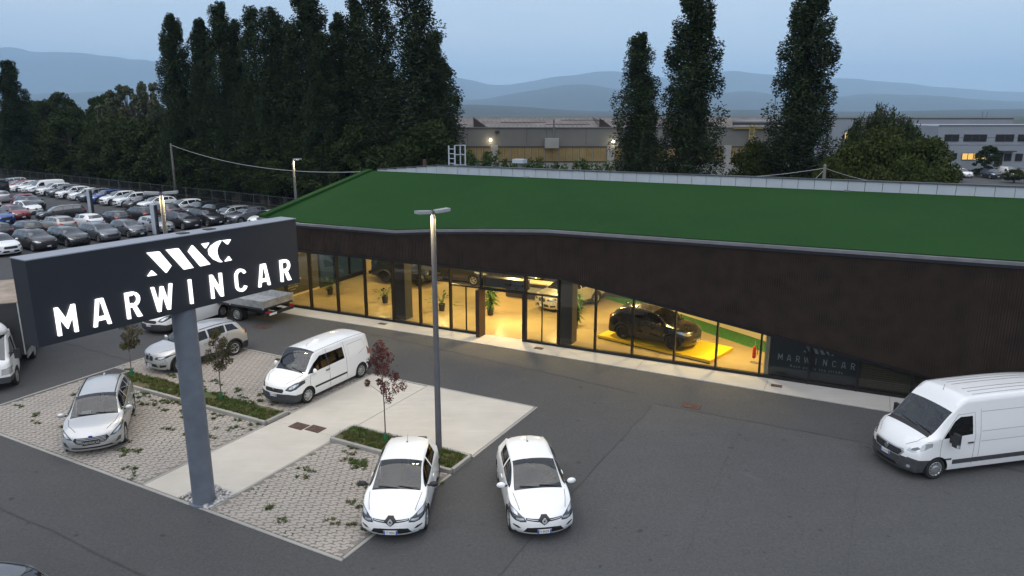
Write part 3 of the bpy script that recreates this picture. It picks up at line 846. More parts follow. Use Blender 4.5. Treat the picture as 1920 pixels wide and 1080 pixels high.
# ---- large high-roof van
def make_big_van(paint_mat='van_white'):
    s = car_spec(L=5.99, W=2.05, H=2.52, nz=1.02, hz=1.40, ws0=.72, ws1=1.95, re=5.7, rz=2.47, rb=5.99, tz=2.36, bz0=1.30, bz1=1.34, fw=.95, rw=4.98, bow=.34, bowr=.06, tumble=.80, hoodw=.82, z0=.26, cabw=.955, crown=.05, rfall=.3, arch=.06,
                 wsm=(1.40, 2.06), nose=[(.2, .06), (.34, .0), (.6, .0), (.85, .03), (1.0, .10), (1.2, .2), (1.5, .3)], tail=[(.2, .0), (1.2, .0), (2.6, .05)])
    root = empty('cargo_van')
    c = Cutter(car_body(s, .08, ns=10, npil=8, nr=6), s)
    c.mark([(-1.05, .15), (1.05, .15), (1.05, .66), (.72, .70), (.50, .55), (-.50, .55), (-.72, .70), (-1.05, .66)], 'F', 'front_bumper', 'plastic_grey', -.004, lim=.0)
    c.both([(.0, .2), (.68, .2), (.60, .66), (.0, .68)], 'LR', 'front_bumper', 'plastic_grey', -.004, lim=.0)
    for sd in (1, -1):
        c.mark(strip([(.20, sd * .55), (.42, sd * .74), (.70, sd * .82)], .014), 'T', 'hood_seam', 'seam_soft', .004)
        for i in range(1, 4):
            c.mark(strip([(2.3, sd * .2 * i), (5.6, sd * .2 * i)], .03), 'T', 'roof_rib', 'van_white', -.012)
    c.both(strip([(1.06, .5), (1.02, .9), (1.06, 1.28), (1.62, 1.98), (2.2, 2.02), (2.24, 1.3), (2.2, .40)], .016), 'LR', 'door_seam', 'seam_soft', .004)
    c.both(strip([(2.4, .42), (2.42, 1.2), (2.42, 2.1)], .014), 'LR', 'panel_seam', 'seam_soft', .003)
    c.both(strip([(2.45, 1.42), (5.85, 1.42)], .014), 'LR', 'panel_seam', 'seam_soft', .003)
    c.both(strip([(2.45, 2.02), (5.85, 2.02)], .014), 'LR', 'panel_seam', 'seam_soft', .003)
    c.both(strip([(2.45, 1.10), (5.85, 1.10)], .014), 'LR', 'panel_seam', 'seam_soft', .003)
    c.both([(1.50, .46), (4.40, .46), (4.40, .60), (1.50, .60)], 'LR', 'side_moulding', 'plastic_grey', -.015)
    ws = np.linspace(s['ws0'] + .04, 1.44, 8)
    c.mark([(d, float(s['hw'](d) * s['wr'](d)) - .005) for d in ws] + [(d, -float(s['hw'](d) * s['wr'](d)) + .005) for d in ws[::-1]], 'T', 'windscreen', 'GLASS', .006)
    c.mark([(.66, .84), (.66, -.84), (.80, -.80), (.80, .80)], 'T', 'scuttle', 'plastic_black', -.002)
    c.both([(1.10, 1.30), (2.14, 1.36), (2.12, 1.92), (1.70, 1.92), (1.52, 1.80)], 'LR', 'side_window', 'car_glass_dark', .008)
    c.mark([(-.50, .64), (.50, .64), (.60, .80), (.56, .90), (-.56, .90), (-.60, .80)], 'F', 'grille_frame', 'rim_silver', -.004)
    c.mark([(-.46, .67), (.46, .67), (.54, .79), (.50, .86), (-.50, .86), (-.54, .79)], 'F', 'grille', 'plastic_black', .01)
    for z in (.72, .77, .82): c.mark([(-.47, z), (.47, z), (.47, z + .016), (-.47, z + .016)], 'F', 'grille_bar', 'plastic_grey', -.002)
    c.mark([(-.44, .34), (.44, .34), (.40, .42), (-.40, .42)], 'F', 'lower_grille', 'ink_black', .02)
    c.both([(.64, .88), (.80, .86), (.96, .96), (1.01, 1.10), (1.01, 1.20), (.86, 1.14), (.68, .98)], 'F', 'headlamp', 'lamp_clear', .0, lim=.03)
    c.both([(.74, .92), (.84, .93), (.92, 1.02), (.84, 1.05), (.74, .98)], 'F', 'headlamp_lens', 'lamp_dark', -.002, lim=.03)
    c.both(circle(.76, .42, .05, 10), 'F', 'fog_lamp', 'lamp_clear', -.006)
    arches(c, s, .345)
    c.split(root, paint_mat)
    underbody(root, s, .345)
    add_wheels(root, s, .345, .22, 12, 'cap')
    for sd in (1, -1):
        x = 3.0 - 1.35; y = .98
        m = MB(); m.box((x, sd * (y + .24), 1.32), (.10, .22, .42)); o = m.build('mirror', 'plastic_black', root)
        MB().box((x + .03, sd * (y + .36), 1.18), (.08, .05, .1)).build('turn_lamp', 'lamp_clear', o)
        MB().bar((x, sd * (y - .08), 1.28), (x, sd * (y + .2), 1.28), .07, .2).build('mirror_arm', 'plastic_black', o)
    plate(root, s, .60, 'GA 552TP', x=3.015)
    m = MB(); m.prism(circle(0, 0, .075, 18), 0, .025, lambda x, y, h: (h, x, y)); e = m.build('emblem', 'chrome', root); e.location = (2.97, 0, .78)
    cabin(root, s, seats=((.95, .5), (.95, -.1), (.95, -.55)), floor=.6)
    wiper(root, s, .75, .1, back=.1)
    for sd in (1, -1): handle(root, s, 2.08, 1.1, sd, 'plastic_black')
    MB().tube([(1.2, 0, 2.34), (1.14, 0, 2.62)], [.01, .004], 6).build('antenna', 'plastic_black', root)
    return root, s

# ---- boxy off-roader
def make_offroader(paint_mat='navy_paint'):
    s = car_spec(L=4.2, W=1.80, H=1.84, nz=1.02, hz=1.16, ws0=1.30, ws1=1.62, re=4.0, rz=1.82, rb=4.2, tz=1.70, bz0=1.16, bz1=1.17, fw=.65, rw=3.1, bow=.05, bowr=.03, tumble=.80, hoodw=.74, z0=.45, cabw=.93, arch=.09,
                 nose=[(.2, 0), (1.2, .02)], tail=[(.2, .0), (2, .03)], plan=[(0, .66), (.9, .70), (1.3, .80), (4.2, .80)])
    root = empty('off_road_car')
    c = Cutter(car_body(s, .15, ns=6, npil=5, nr=4), s)
    ws = np.linspace(1.34, 1.64, 5)
    c.mark([(d, float(s['hw'](d) * s['wr'](d)) - .03) for d in ws] + [(d, -float(s['hw'](d) * s['wr'](d)) + .03) for d in ws[::-1]], 'T', 'windscreen', 'lot_glass', .006)
    c.both([(1.62, 1.2), (2.5, 1.2), (2.5, 1.72), (1.72, 1.70)], 'LR', 'side_window', 'lot_glass', .01)
    c.both([(2.6, 1.2), (3.3, 1.2), (3.3, 1.72), (2.6, 1.72)], 'LR', 'side_window', 'lot_glass', .01)
    c.both([(3.4, 1.2), (4.0, 1.2), (4.0, 1.72), (3.4, 1.72)], 'LR', 'side_window', 'lot_glass', .01)
    for i in range(7):
        y = -.30 + .1 * i; c.mark([(y - .03, .72), (y + .03, .72), (y + .03, .96), (y - .03, .96)], 'F', 'grille_slot', 'ink_black', .02)
    c.both(circle(.47, .84, .10, 14), 'F', 'headlamp', 'lamp_clear', -.01)
    arches(c, s, .40)
    c.split(root, paint_mat)
    underbody(root, s, .40)
    add_wheels(root, s, .40, .26, 5, 'solid', 'rim_dark')
    for d in (.65, 3.1):
        for sd in (1, -1):
            m = MB(); P = []
            for i in range(9):
                a = math.pi * i / 8; r0 = .50
                P += [(2.1 - d + r0 * math.cos(a), sd * .66, .40 + r0 * .9 * math.sin(a)), (2.1 - d + r0 * math.cos(a), sd * .93, .40 + r0 * .9 * math.sin(a)), (2.1 - d + (r0 + .07) * math.cos(a), sd * .93, .40 + (r0 + .05) * .9 * math.sin(a)), (2.1 - d + (r0 + .07) * math.cos(a), sd * .66, .40 + (r0 + .05) * .9 * math.sin(a))]
            fs = [(4 * i + k, 4 * i + (k + 1) % 4, 4 * i + 4 + (k + 1) % 4, 4 * i + 4 + k) for i in range(8) for k in range(4)]
            m.add(P, fs); m.build('fender', 'plastic_grey', root)
    MB().bx(2.1, 2.3, -.8, .8, .5, .68).build('front_bumper', 'plastic_black', root)
    MB().bx(-2.28, -2.1, -.8, .8, .5, .68).build('rear_bumper', 'plastic_black', root)
    tm, rm, dm = wheel_meshes(.40, .26, 5, 'solid')
    o = bpy.data.objects.new('spare_wheel', tm); link(o, root); o.location = (-2.24, 0, 1.1); o.rotation_euler = (0, 0, R(90))
    return root, s
# ---------------------------------------------------------------- ground, asphalt, forecourt
def world_mat(name, build):
    m, n, l, b = node_mat(name)
    g = n.new('ShaderNodeNewGeometry')
    build(n, l, b, g.outputs['Position'])
    MATS[name] = m
    return m
def N_noise(n, l, src, scale, detail=4, rough=.5, dist=0.0):
    t = n.new('ShaderNodeTexNoise'); t.inputs['Scale'].default_value = scale; t.inputs['Detail'].default_value = detail
    t.inputs['Roughness'].default_value = rough; t.inputs['Distortion'].default_value = dist
    l.new(src, t.inputs['Vector']); return t.outputs['Fac']
def N_ramp(n, l, src, a, b, lo=0.0, hi=1.0):
    m = n.new('ShaderNodeMapRange'); m.inputs['From Min'].default_value = a; m.inputs['From Max'].default_value = b
    m.inputs['To Min'].default_value = lo; m.inputs['To Max'].default_value = hi
    l.new(src, m.inputs['Value']); return m.outputs['Result']
def N_mix(n, l, fac, a, b):
    m = n.new('ShaderNodeMix'); m.data_type = 'RGBA'
    for k, v in (('A', a), ('B', b)):
        if isinstance(v, tuple): m.inputs[k].default_value = (*v, 1)
        else: l.new(v, m.inputs[k])
    if isinstance(fac, (int, float)): m.inputs['Factor'].default_value = fac
    else: l.new(fac, m.inputs['Factor'])
    return m.outputs['Result']
def N_bump(n, l, b, h, strength, dist=.01):
    bp = n.new('ShaderNodeBump'); bp.inputs['Strength'].default_value = strength; bp.inputs['Distance'].default_value = dist
    l.new(h, bp.inputs['Height']); l.new(bp.outputs['Normal'], b.inputs['Normal'])

def asphalt(c1, c2):
    def f(n, l, b, p):
        big = N_ramp(n, l, N_noise(n, l, p, .16, 5, .6), .35, .68)
        col = N_mix(n, l, big, c1, c2)
        mid = N_ramp(n, l, N_noise(n, l, p, 1.4, 5, .65, .6), .42, .8, 0, .5)
        col = N_mix(n, l, mid, col, tuple(x * .55 for x in c1))
        # long tyre-worn streaks
        mp = n.new('ShaderNodeMapping'); mp.inputs['Rotation'].default_value = (0, 0, R(26)); mp.inputs['Scale'].default_value = (.12, 1.3, 1)
        l.new(p, mp.inputs['Vector'])
        st = N_ramp(n, l, N_noise(n, l, mp.outputs['Vector'], 1.0, 4, .55), .52, .72, 0, .35)
        col = N_mix(n, l, st, col, tuple(x * .62 for x in c1))
        grit = N_noise(n, l, p, 55, 3, .8)
        col = N_mix(n, l, N_ramp(n, l, grit, .3, .7, 0, .55), col, tuple(min(1, x * 2.0) for x in c1))
        sp2 = N_noise(n, l, p, 9.0, 6, .8)
        col = N_mix(n, l, N_ramp(n, l, sp2, .36, .66, .0, .55), col, tuple(x * .55 for x in c1))
        sp3 = N_noise(n, l, p, 17.0, 4, .7)
        col = N_mix(n, l, N_ramp(n, l, sp3, .5, .72, .0, .5), col, tuple(min(1, x * 1.9) for x in c1))
        tz = N_ramp(n, l, N_noise(n, l, p, .55, 6, .7, 1.2), .58, .74, 0, .45)
        col = N_mix(n, l, tz, col, tuple(x * 1.45 for x in c1))
        spots = N_ramp(n, l, N_noise(n, l, p, 3.1, 2, .4), .70, .76, 0, .55)
        col = N_mix(n, l, spots, col, (.025, .024, .024))
        l.new(col, b.inputs['Base Color']); b.inputs['Roughness'].default_value = .85; b.inputs['Specular IOR Level'].default_value = .3
        N_bump(n, l, b, grit, .5, .012)
    return f
world_mat('asphalt', asphalt((.063, .064, .066), (.049, .050, .052)))
world_mat('asphalt_patch', asphalt((.069, .0705, .073), (.057, .058, .0605)))
world_mat('asphalt_seal', asphalt((.048, .048, .049), (.043, .043, .044)))
def concrete(c1, c2, stain):
    def f(n, l, b, p):
        col = N_mix(n, l, N_ramp(n, l, N_noise(n, l, p, .5, 6, .6), .35, .7), c1, c2)
        mp = n.new('ShaderNodeMapping'); mp.inputs['Rotation'].default_value = (0, 0, R(-60)); mp.inputs['Scale'].default_value = (.5, 3, 1)
        l.new(p, mp.inputs['Vector'])
        col = N_mix(n, l, N_ramp(n, l, N_noise(n, l, mp.outputs['Vector'], 1.2, 5, .6, .4), .52, .78, 0, .55), col, stain)
        sp = N_noise(n, l, p, 2.3, 6, .75)
        col = N_mix(n, l, N_ramp(n, l, sp, .62, .74, 0, .45), col, tuple(x * .62 for x in c1))
        l.new(col, b.inputs['Base Color']); b.inputs['Roughness'].default_value = .8
        N_bump(n, l, b, N_noise(n, l, p, 30, 4), .15)
    return f
world_mat('concrete_pale', concrete((.50, .47, .42), (.42, .395, .35), (.56, .54, .50)))
world_mat('concrete_walk', concrete((.40, .39, .37), (.34, .33, .315), (.45, .44, .42)))
world_mat('kerb_concrete', concrete((.33, .32, .30), (.27, .265, .25), (.2, .2, .19)))
world_mat('paver_concrete', concrete((.355, .325, .295), (.29, .265, .245), (.265, .245, .23)))
def bed(n, l, b, p):
    col = N_mix(n, l, N_ramp(n, l, N_noise(n, l, p, 5, 5), .4, .65), (.23, .21, .185), (.17, .158, .138))
    col = N_mix(n, l, N_ramp(n, l, N_noise(n, l, p, .9, 5, .65), .55, .68), col, (.05, .07, .025))
    l.new(col, b.inputs['Base Color']); b.inputs['Roughness'].default_value = .95
world_mat('paver_bed', bed)
def soil(n, l, b, p):
    col = N_mix(n, l, N_ramp(n, l, N_noise(n, l, p, 1.3, 5, .6), .42, .62), (.05, .08, .02), (.115, .085, .05))
    l.new(col, b.inputs['Base Color']); b.inputs['Roughness'].default_value = .95
    N_bump(n, l, b, N_noise(n, l, p, 14, 4), .8, .03)
world_mat('soil_grass', soil)
def field(n, l, b, p):
    col = N_mix(n, l, N_ramp(n, l, N_noise(n, l, p, .02, 6, .6), .4, .6), (.022, .034, .014), (.035, .040, .022))
    l.new(col, b.inputs['Base Color']); b.inputs['Roughness'].default_value = .95
world_mat('field_green', field)
pbr('rusty_iron', (.080, .046, .036), rough=.85, var=.45, vscale=14, bump=.4, bscale=60)
pbr('pebble', (.55, .54, .52), rough=.75, var=.3, vscale=9, col2=(.24, .24, .25), coords='World')

SITE_A = R(-28.3); SITE_C = Vector((-4.22, 15.85, 0))
E1 = -Vector((math.cos(SITE_A), math.sin(SITE_A), 0)); E2 = Vector((-math.sin(SITE_A), math.cos(SITE_A), 0))
def SQ(p, q, z=0.0):
    return SITE_C + E1 * p + E2 * q + Vector((0, 0, z))

def sheet(name, pts, z, mat, kind='structure', parent=None):
    me = bpy.data.meshes.new(name); me.from_pydata([(p[0], p[1], z) for p in pts], [], [tuple(range(len(pts)))]); me.update()
    if me.polygons[0].normal.z < 0: me.flip_normals()
    o = mesh_obj(name, me, mat, parent)
    if kind: o['kind'] = kind
    return o
def quad_pq(p0, p1, q0, q1): return [SQ(p0, q0), SQ(p1, q0), SQ(p1, q1), SQ(p0, q1)]

sheet('ground', [(-30000, -3000), (30000, -3000), (30000, 30000), (-30000, 30000)], -.08, 'field_green')
yard = sheet('asphalt', [(-150, -25), (70, -25), (70, 10), (60, 20), (24, 38), (10, 60), (-12, 66), (-27, 79), (-84, 118.5), (-150, 165)], 0.0, 'asphalt')
sheet('asphalt_patch', [SQ(-3.72, -9), SQ(-3.72, 13.35), SQ(-26, 13.6), SQ(-26, -9)], .004, 'asphalt_patch')
rng = random.Random(4)
def wobbly(name, a, b, w, z, mat, n=26, amp=.05):
    a, b = Vector(a), Vector(b); d = b - a; nn = Vector((-d.y, d.x, 0)).normalized(); Lp, Rp = [], []
    for i in range(n + 1):
        c = a + d * (i / n) + nn * rng.uniform(-amp, amp); ww = w * rng.uniform(.35, 1.2)
        Lp.append(c + nn * ww / 2); Rp.append(c - nn * ww / 2)
    me = bpy.data.meshes.new(name)
    me.from_pydata([(p.x, p.y, z) for p in Lp + Rp], [], [(i, i + 1, n + 2 + i, n + 1 + i) for i in range(n)]); me.update()
    if me.polygons[0].normal.z < 0: me.flip_normals()
    o = mesh_obj(name, me, mat); o['kind'] = 'structure'; return o
for a, b, w in ((SQ(-3.72, -6), SQ(-3.72, 13.3), .05), (SQ(-3.8, 13.36), SQ(-24, 13.7), .07), (SQ(-7.4, 4), SQ(-7.1, 13.4), .045), (SQ(-11.2, 1), SQ(-10.9, 13.4), .045), (SQ(26, -2.4), SQ(-2, -2.75), .06),
                (SQ(-2.8, 14.1), SQ(14, 15.6), .06), (SQ(17.8, 7), SQ(30, 7.4), .06)):
    wobbly('asphalt_joint', a, b, w, .008, 'asphalt' if w == .045 else 'asphalt_seal')

# forecourt: two concrete aprons, three fields of stud pavers, two grass beds
for nm, (p0, p1, q0, q1) in (('concrete_path', (4.93, 7.72, .12, 10.72)), ('concrete_pad', (.12, 4.88, 6.28, 10.86))):
    m = MB()
    cuts = [(q0, 5.35), (5.36, q1)] if nm == 'concrete_path' else [(q0, q1)]
    for k, (a, b) in enumerate(cuts):
        m = MB(); m.add([SQ(p0, a, .018), SQ(p1, a, .018), SQ(p1, b, .018), SQ(p0, b, .018), SQ(p0, a, -.05), SQ(p1, a, -.05), SQ(p1, b, -.05), SQ(p0, b, -.05)], [(3, 2, 1, 0), (0, 1, 5, 4), (1, 2, 6, 5), (2, 3, 7, 6), (3, 0, 4, 7)])
        tag(m.build(nm, 'concrete_pale'), kind='structure')

FIELDS = [(.12, 4.82, .12, 5.02), (7.84, 17.95, .12, 4.92), (7.84, 18.15, 6.12, 10.6)]
def stud_piece():
    """dog-bone paver: two round studs joined by a neck"""
    o = []
    for a in np.linspace(-140, 140, 8): o.append((.066 + .057 * math.cos(R(a)), .055 * math.sin(R(a))))
    r = []
    for a in np.linspace(40, 320, 8): r.append((-.066 + .057 * math.cos(R(a)), .055 * math.sin(R(a))))
    return np.array(o + r)
OUT = stud_piece(); NO = len(OUT)
rs = np.random.RandomState(3)
for fi, (p0, p1, q0, q1) in enumerate(FIELDS):
    b_o = sheet('paver_field', quad_pq(p0, p1, q0, q1), .006, 'paver_bed')
    V = []; F = []; off = 0
    row = 0; q = q0 + .06
    while q < q1 - .05:
        p = p0 + .14 - (.066 if row % 2 else 0) - (.132 if (row // 2) % 2 else 0)
        while p < p1 - .1:
            if p > p0 + .11:
                ang = rs.choice([0, 0, 0, 1]) * .0 + rs.normal(0, .05) + (.28 if row % 2 else -.28)
                ca, sa = math.cos(ang), math.sin(ang)
                jx, jy = rs.normal(0, .004, 2); h = .020 + rs.normal(0, .002)
                o = OUT * rs.uniform(.95, 1.03)
                P = np.stack([o[:, 0] * ca - o[:, 1] * sa + p + jx, o[:, 0] * sa + o[:, 1] * ca + q + jy], 1)
                W = np.array(SITE_C)[None, :2] + P[:, :1] * np.array(E1)[None, :2] + P[:, 1:] * np.array(E2)[None, :2]
                V.append(np.concatenate([np.c_[W, np.full(NO, h)], np.c_[W, np.full(NO, .0)]]))
                F.append(off); off += 2 * NO
            p += .264
        q += .108; row += 1
    V = np.concatenate(V); faces = []
    for o in F:
        faces.append(tuple(range(o + NO - 1, o - 1, -1)))
        faces += [(o + i, o + (i + 1) % NO, o + NO + (i + 1) % NO, o + NO + i) for i in range(NO)]
    me = bpy.data.meshes.new('paver_stones'); me.from_pydata(V.tolist(), [], faces); me.update()
    if me.polygons[0].normal.z < 0: me.flip_normals()
    tag(mesh_obj('paver_stones', me, 'paver_concrete', b_o), kind='stuff')

# kerb stones: flush edging round the forecourt, raised kerbs round the two beds; each stone a piece
edge_root = tag(empty('forecourt_edging'), kind='structure')
def kerb_run(pa, pb, w, z0, z1, unit, root, gap=.006):
    a, b = Vector(pa), Vector(pb); L = (b - a).length; n = max(1, round(L / unit)); d = (b - a) / n; nn = Vector((-d.y, d.x, 0)).normalized() * w / 2; g = d.normalized() * gap / 2
    for i in range(n):
        s0, s1 = a + d * i + g, a + d * (i + 1) - g; zz = z1 + rng.uniform(-.004, .004)
        c = [s0 - nn, s1 - nn, s1 + nn, s0 + nn]
        m = MB(); ch = .012; ci = [s0 - nn * (1 - 2 * ch / w) + g, s1 - nn * (1 - 2 * ch / w) - g, s1 + nn * (1 - 2 * ch / w) - g, s0 + nn * (1 - 2 * ch / w) + g]
        m.add([(p.x, p.y, z0) for p in c] + [(p.x, p.y, zz - ch) for p in c] + [(p.x, p.y, zz) for p in ci],
              [(0, 1, 5, 4), (1, 2, 6, 5), (2, 3, 7, 6), (3, 0, 4, 7), (4, 5, 9, 8), (5, 6, 10, 9), (6, 7, 11, 10), (7, 4, 8, 11), (8, 9, 10, 11)])
        m.build('kerb_stone', 'kerb_concrete', root)
for pa, pb in (((0, .05), (18.1, .05)), ((.05, .12), (.05, 5.0)), ((.05, 6.3), (.05, 10.95)), ((.12, 10.91), (7.8, 10.79)), ((7.78, .12), (7.78, 4.86)), ((4.88, .12), (4.88, 5.0)), ((4.905, 6.3), (4.905, 10.84)),
               ((7.78, 6.1), (7.78, 10.7)), ((7.9, 10.68), (18.25, 10.68)), ((18.05, .12), (18.25, 10.6))):
    kerb_run(SQ(*pa), SQ(*pb), .10 if pa[0] != 4.905 else .05, -.05, .024, 1.0, edge_root)
BEDS = [(.06, 4.9, 5.08, 6.22), (7.84, 16.9, 4.96, 6.05)]
for bi, (p0, p1, q0, q1) in enumerate(BEDS):
    br = empty('planting_bed', SQ((p0 + p1) / 2, (q0 + q1) / 2), 0,
               ['short kerbed grass bed between the concrete pad and the black-mirrored hatchback', 'long kerbed grass bed with two saplings behind the sign post'][bi], 'planting bed')
    iv = br.matrix_world
    def rel(v, br=br): return Vector(v) - br.location
    for pa, pb in (((p0, q0), (p1, q0)), ((p0, q1), (p1, q1)), ((p0, q0 + .06), (p0, q1 - .06)), ((p1, q0 + .06), (p1, q1 - .06))):
        kerb_run(rel(SQ(*pa)), rel(SQ(*pb)), .12, -.05, .14 if not (bi == 1 and pa[1] == q1 and pb[1] == q1) else .07, 1.0, br)
    n = 40; mm = 8; V = []; F = []
    for i in range(n + 1):
        for j in range(mm + 1):
            P = rel(SQ(p0 + .05 + (p1 - p0 - .1) * i / n, q0 + .05 + (q1 - q0 - .1) * j / mm)); V.append((P.x, P.y, .10 + .03 * math.sin(i * 1.7 + j) * rng.random()))
    F = [(i * (mm + 1) + j, (i + 1) * (mm + 1) + j, (i + 1) * (mm + 1) + j + 1, i * (mm + 1) + j + 1) for i in range(n) for j in range(mm)]
    me = bpy.data.meshes.new('soil'); me.from_pydata(V, [], F); me.update()
    if me.polygons[0].normal.z < 0: me.flip_normals()
    mesh_obj('soil', me, 'soil_grass', br, True)

# grass: blades as thin folded strips, grown in clumps
def grass_mat(name, c1, c2):
    def f(n, l, b, p):
        col = N_mix(n, l, N_ramp(n, l, N_noise(n, l, p, 3.0, 4), .38, .62), c1, c2)
        l.new(col, b.inputs['Base Color']); b.inputs['Roughness'].default_value = .7; b.inputs['Specular IOR Level'].default_value = .2
    world_mat(name, f)
grass_mat('grass_green', (.075, .12, .025), (.14, .13, .05))
grass_mat('weed_green', (.045, .085, .02), (.10, .10, .04))
def blades(name, centres, per, spread, hgt, mat, seed, lean=.6, wid=.008):
    r = np.random.RandomState(seed); n = len(centres) * per
    C = np.repeat(np.asarray(centres, float), per, 0)
    a = r.uniform(0, 2 * np.pi, n); rad = np.abs(r.normal(0, spread, n))
    base = C + np.c_[np.cos(a) * rad, np.sin(a) * rad, np.zeros(n)]
    b = r.uniform(0, 2 * np.pi, n); ln = r.uniform(.5, 1.15, n) * hgt; le = r.uniform(.1, lean, n) * ln
    tip = base + np.c_[np.cos(b) * le, np.sin(b) * le, ln]; midp = base * .5 + tip * .5 + np.c_[np.zeros(n), np.zeros(n), ln * .12]
    w = np.c_[-np.sin(b), np.cos(b), np.zeros(n)] * wid * r.uniform(.6, 1.4, n)[:, None]
    V = np.stack([base - w, base + w, midp + w * .8, midp - w * .8, tip], 1).reshape(-1, 3)
    k = np.arange(n)[:, None] * 5
    F4 = k + np.array([[0, 1, 2, 3]]); F3 = k + np.array([[3, 2, 4, 4]])
    faces = [tuple(x) for x in F4.tolist()] + [tuple(x[:3]) for x in F3.tolist()]
    me = bpy.data.meshes.new(name); me.from_pydata(V.tolist(), [], faces); me.update()
    return mesh_obj(name, me, mat)
rs2 = np.random.RandomState(11)
cen = []
for (p0, p1, q0, q1) in BEDS:
    for _ in range(int((p1 - p0) * (q1 - q0) * 75)):
        p, q = rs2.uniform(p0 + .1, p1 - .1), rs2.uniform(q0 + .08, q1 - .08)
        if math.sin(p * 1.9 + 1) + math.sin(q * 5 + p * .7) > -1.15: cen.append(tuple(SQ(p, q, .10)))
tag(blades('grass', cen, 26, .06, .10, 'grass_green', 5), 'short rough green grass growing in the kerbed beds', 'grass', kind='stuff')
cen = []
for (p0, p1, q0, q1), n in zip(FIELDS, (14, 60, 26)):
    for _ in range(n):
        p, q = rs2.uniform(p0 + .1, p1 - .1), rs2.uniform(q0 + .1, q1 - .1)
        if rs2.rand() < .45: q = q1 - abs(rs2.normal(0, .45)) if q1 < 6 else q0 + abs(rs2.normal(0, .5))
        for _k in range(rs2.randint(2, 7)):
            cen.append(tuple(SQ(p + rs2.normal(0, .16), q + rs2.normal(0, .07), .0)))
for p, q, k in ((3.2, 4.3, 16), (2.9, 4.1, 14), (4.3, 3.2, 3), (.3, 4.4, 8), (13.0, 2.9, 8), (15.2, 3.4, 10), (10.4, 1.2, 8), (1.4, 1.3, 4), (1.6, 4.7, 10)):
    for _k in range(k): cen.append(tuple(SQ(p + rs2.normal(0, .2), q + rs2.normal(0, .1), 0)))
tag(blades('weeds', cen, 30, .045, .075, 'weed_green', 6, lean=1.8, wid=.012), 'low weeds sprouting between the pavers', 'weeds', kind='stuff')

# iron covers and gratings
def cover(p, label, w=.62, d=.46, z=.026, rz=SITE_A, bars=0, loc=None):
    o = empty('drain_cover', loc if loc else SQ(p[0], p[1]), rz, label, 'drain cover')
    MB().box((0, 0, z - .006), (w, d, .014)).build('frame', 'rusty_iron', o)
    if bars:
        for i in range(bars): MB().box((-w / 2 + .05 + (w - .1) * i / (bars - 1), 0, z + .004), ((w - .1) / bars * .6, d - .06, .012)).build('bar', 'rusty_iron', o)
    else: MB().box((0, 0, z + .004), (w - .05, d - .05, .012)).build('lid', 'rusty_iron', o)
cover((6.68, 5.42), 'rusty square drain cover on the concrete path, nearer the sign post')
cover((6.0, 5.52), 'rusty square drain cover on the concrete path, nearer the bare pad')
cover(None, 'rusty drain grating in the asphalt behind the flatbed truck', .8, .6, .012, R(-26), 6, loc=(-12.94, 36.06, 0))
cover(None, 'rusty drain grating in the asphalt facing the showroom logo window', .7, .5, .014, R(-26), 6, loc=(6.79, 25.65, 0))

# pebbles round the foot of the sign post
pb_root = []
ico = bmesh.new(); bmesh.ops.create_icosphere(ico, subdivisions=1, radius=1)
iv = np.array([v.co[:] for v in ico.verts]); itf = np.array([[v.index for v in f.verts] for f in ico.faces]); ico.free()
Vp, Fp = [], []; k = 0
for i in range(190):
    p, q = rs2.uniform(4.88, 6.2), rs2.uniform(.1, 1.05)
    if (p - 4.9) + (q - .1) * .15 > 1.25 or math.hypot(p - 5.38, q - .38) < .30: continue
    s = rs2.uniform(.035, .075)
    v = iv * (1 + rs2.normal(0, .12, iv.shape)) * np.array([s * rs2.uniform(.8, 1.4), s, s * .65])
    a = rs2.uniform(0, 6.28); v = np.c_[v[:, 0] * math.cos(a) - v[:, 1] * math.sin(a), v[:, 0] * math.sin(a) + v[:, 1] * math.cos(a), v[:, 2]]
    Vp.append(v + np.array(SQ(p, q, .045))); Fp.append(itf + k); k += len(iv)
o = mesh_obj('pebbles', np_mesh('pebbles', np.concatenate(Vp), np.concatenate(Fp)), 'pebble', None, True)
tag(o, 'loose white and grey pebbles round the foot of the sign post', 'pebbles', kind='stuff')
sheet('pebble_bed', quad_pq(4.9, 6.15, .1, 1.05), .022, 'paver_bed')
# ---------------------------------------------------------------- showroom
FA = R(-26.16); FO = Vector((-12.41, 39.75, 0))
FU = Vector((math.cos(FA), math.sin(FA), 0)); FV = Vector((-math.sin(FA), math.cos(FA), 0))
def FW(s, t, z=0.0): return FO + FU * s + FV * t + Vector((0, 0, z))
pbr('clad_wood', (.027, .0175, .0135), rough=.88, var=.45, vscale=1.6, bump=.2, bscale=40, spec=.3)
pbr('clad_back', (.020, .014, .011), rough=.9)
pbr('frame_dark', (.014, .013, .015), rough=.4, metal=.4)
pbr('frame_brown', (.035, .016, .012), rough=.5, metal=.2, var=.3, vscale=6)
pbr('gutter_zinc', (.20, .205, .22), rough=.45, metal=.5, var=.15, vscale=2)
pbr('fascia_dark', (.018, .020, .032), rough=.4)
pbr('parapet_white', (.40, .44, .50), rough=.6, var=.06, vscale=1.2)
pbr('cap_metal', (.10, .105, .12), rough=.4, metal=.6)
pbr('wall_cream', (.58, .48, .34), rough=.85)
pbr('wall_dark', (.055, .055, .045), rough=.7)
pbr('column_dark', (.030, .033, .042), rough=.5)
pbr('panel_navy', (.012, .020, .032), rough=.5)
pbr('blind_olive', (.10, .085, .05), rough=.8)
pbr('letter_pale', (.45, .46, .46), rough=.6)
pbr('letter_film', (.34, .37, .39), rough=.6)
pbr('ceiling_dark', (.25, .22, .18), rough=.9)
pbr('carpet_green', (.035, .16, .03), rough=.95, var=.25, vscale=8)
pbr('podium_yellow', (.75, .52, .015), rough=.45)
pbr('desk_dark', (.03, .033, .04), rough=.4)
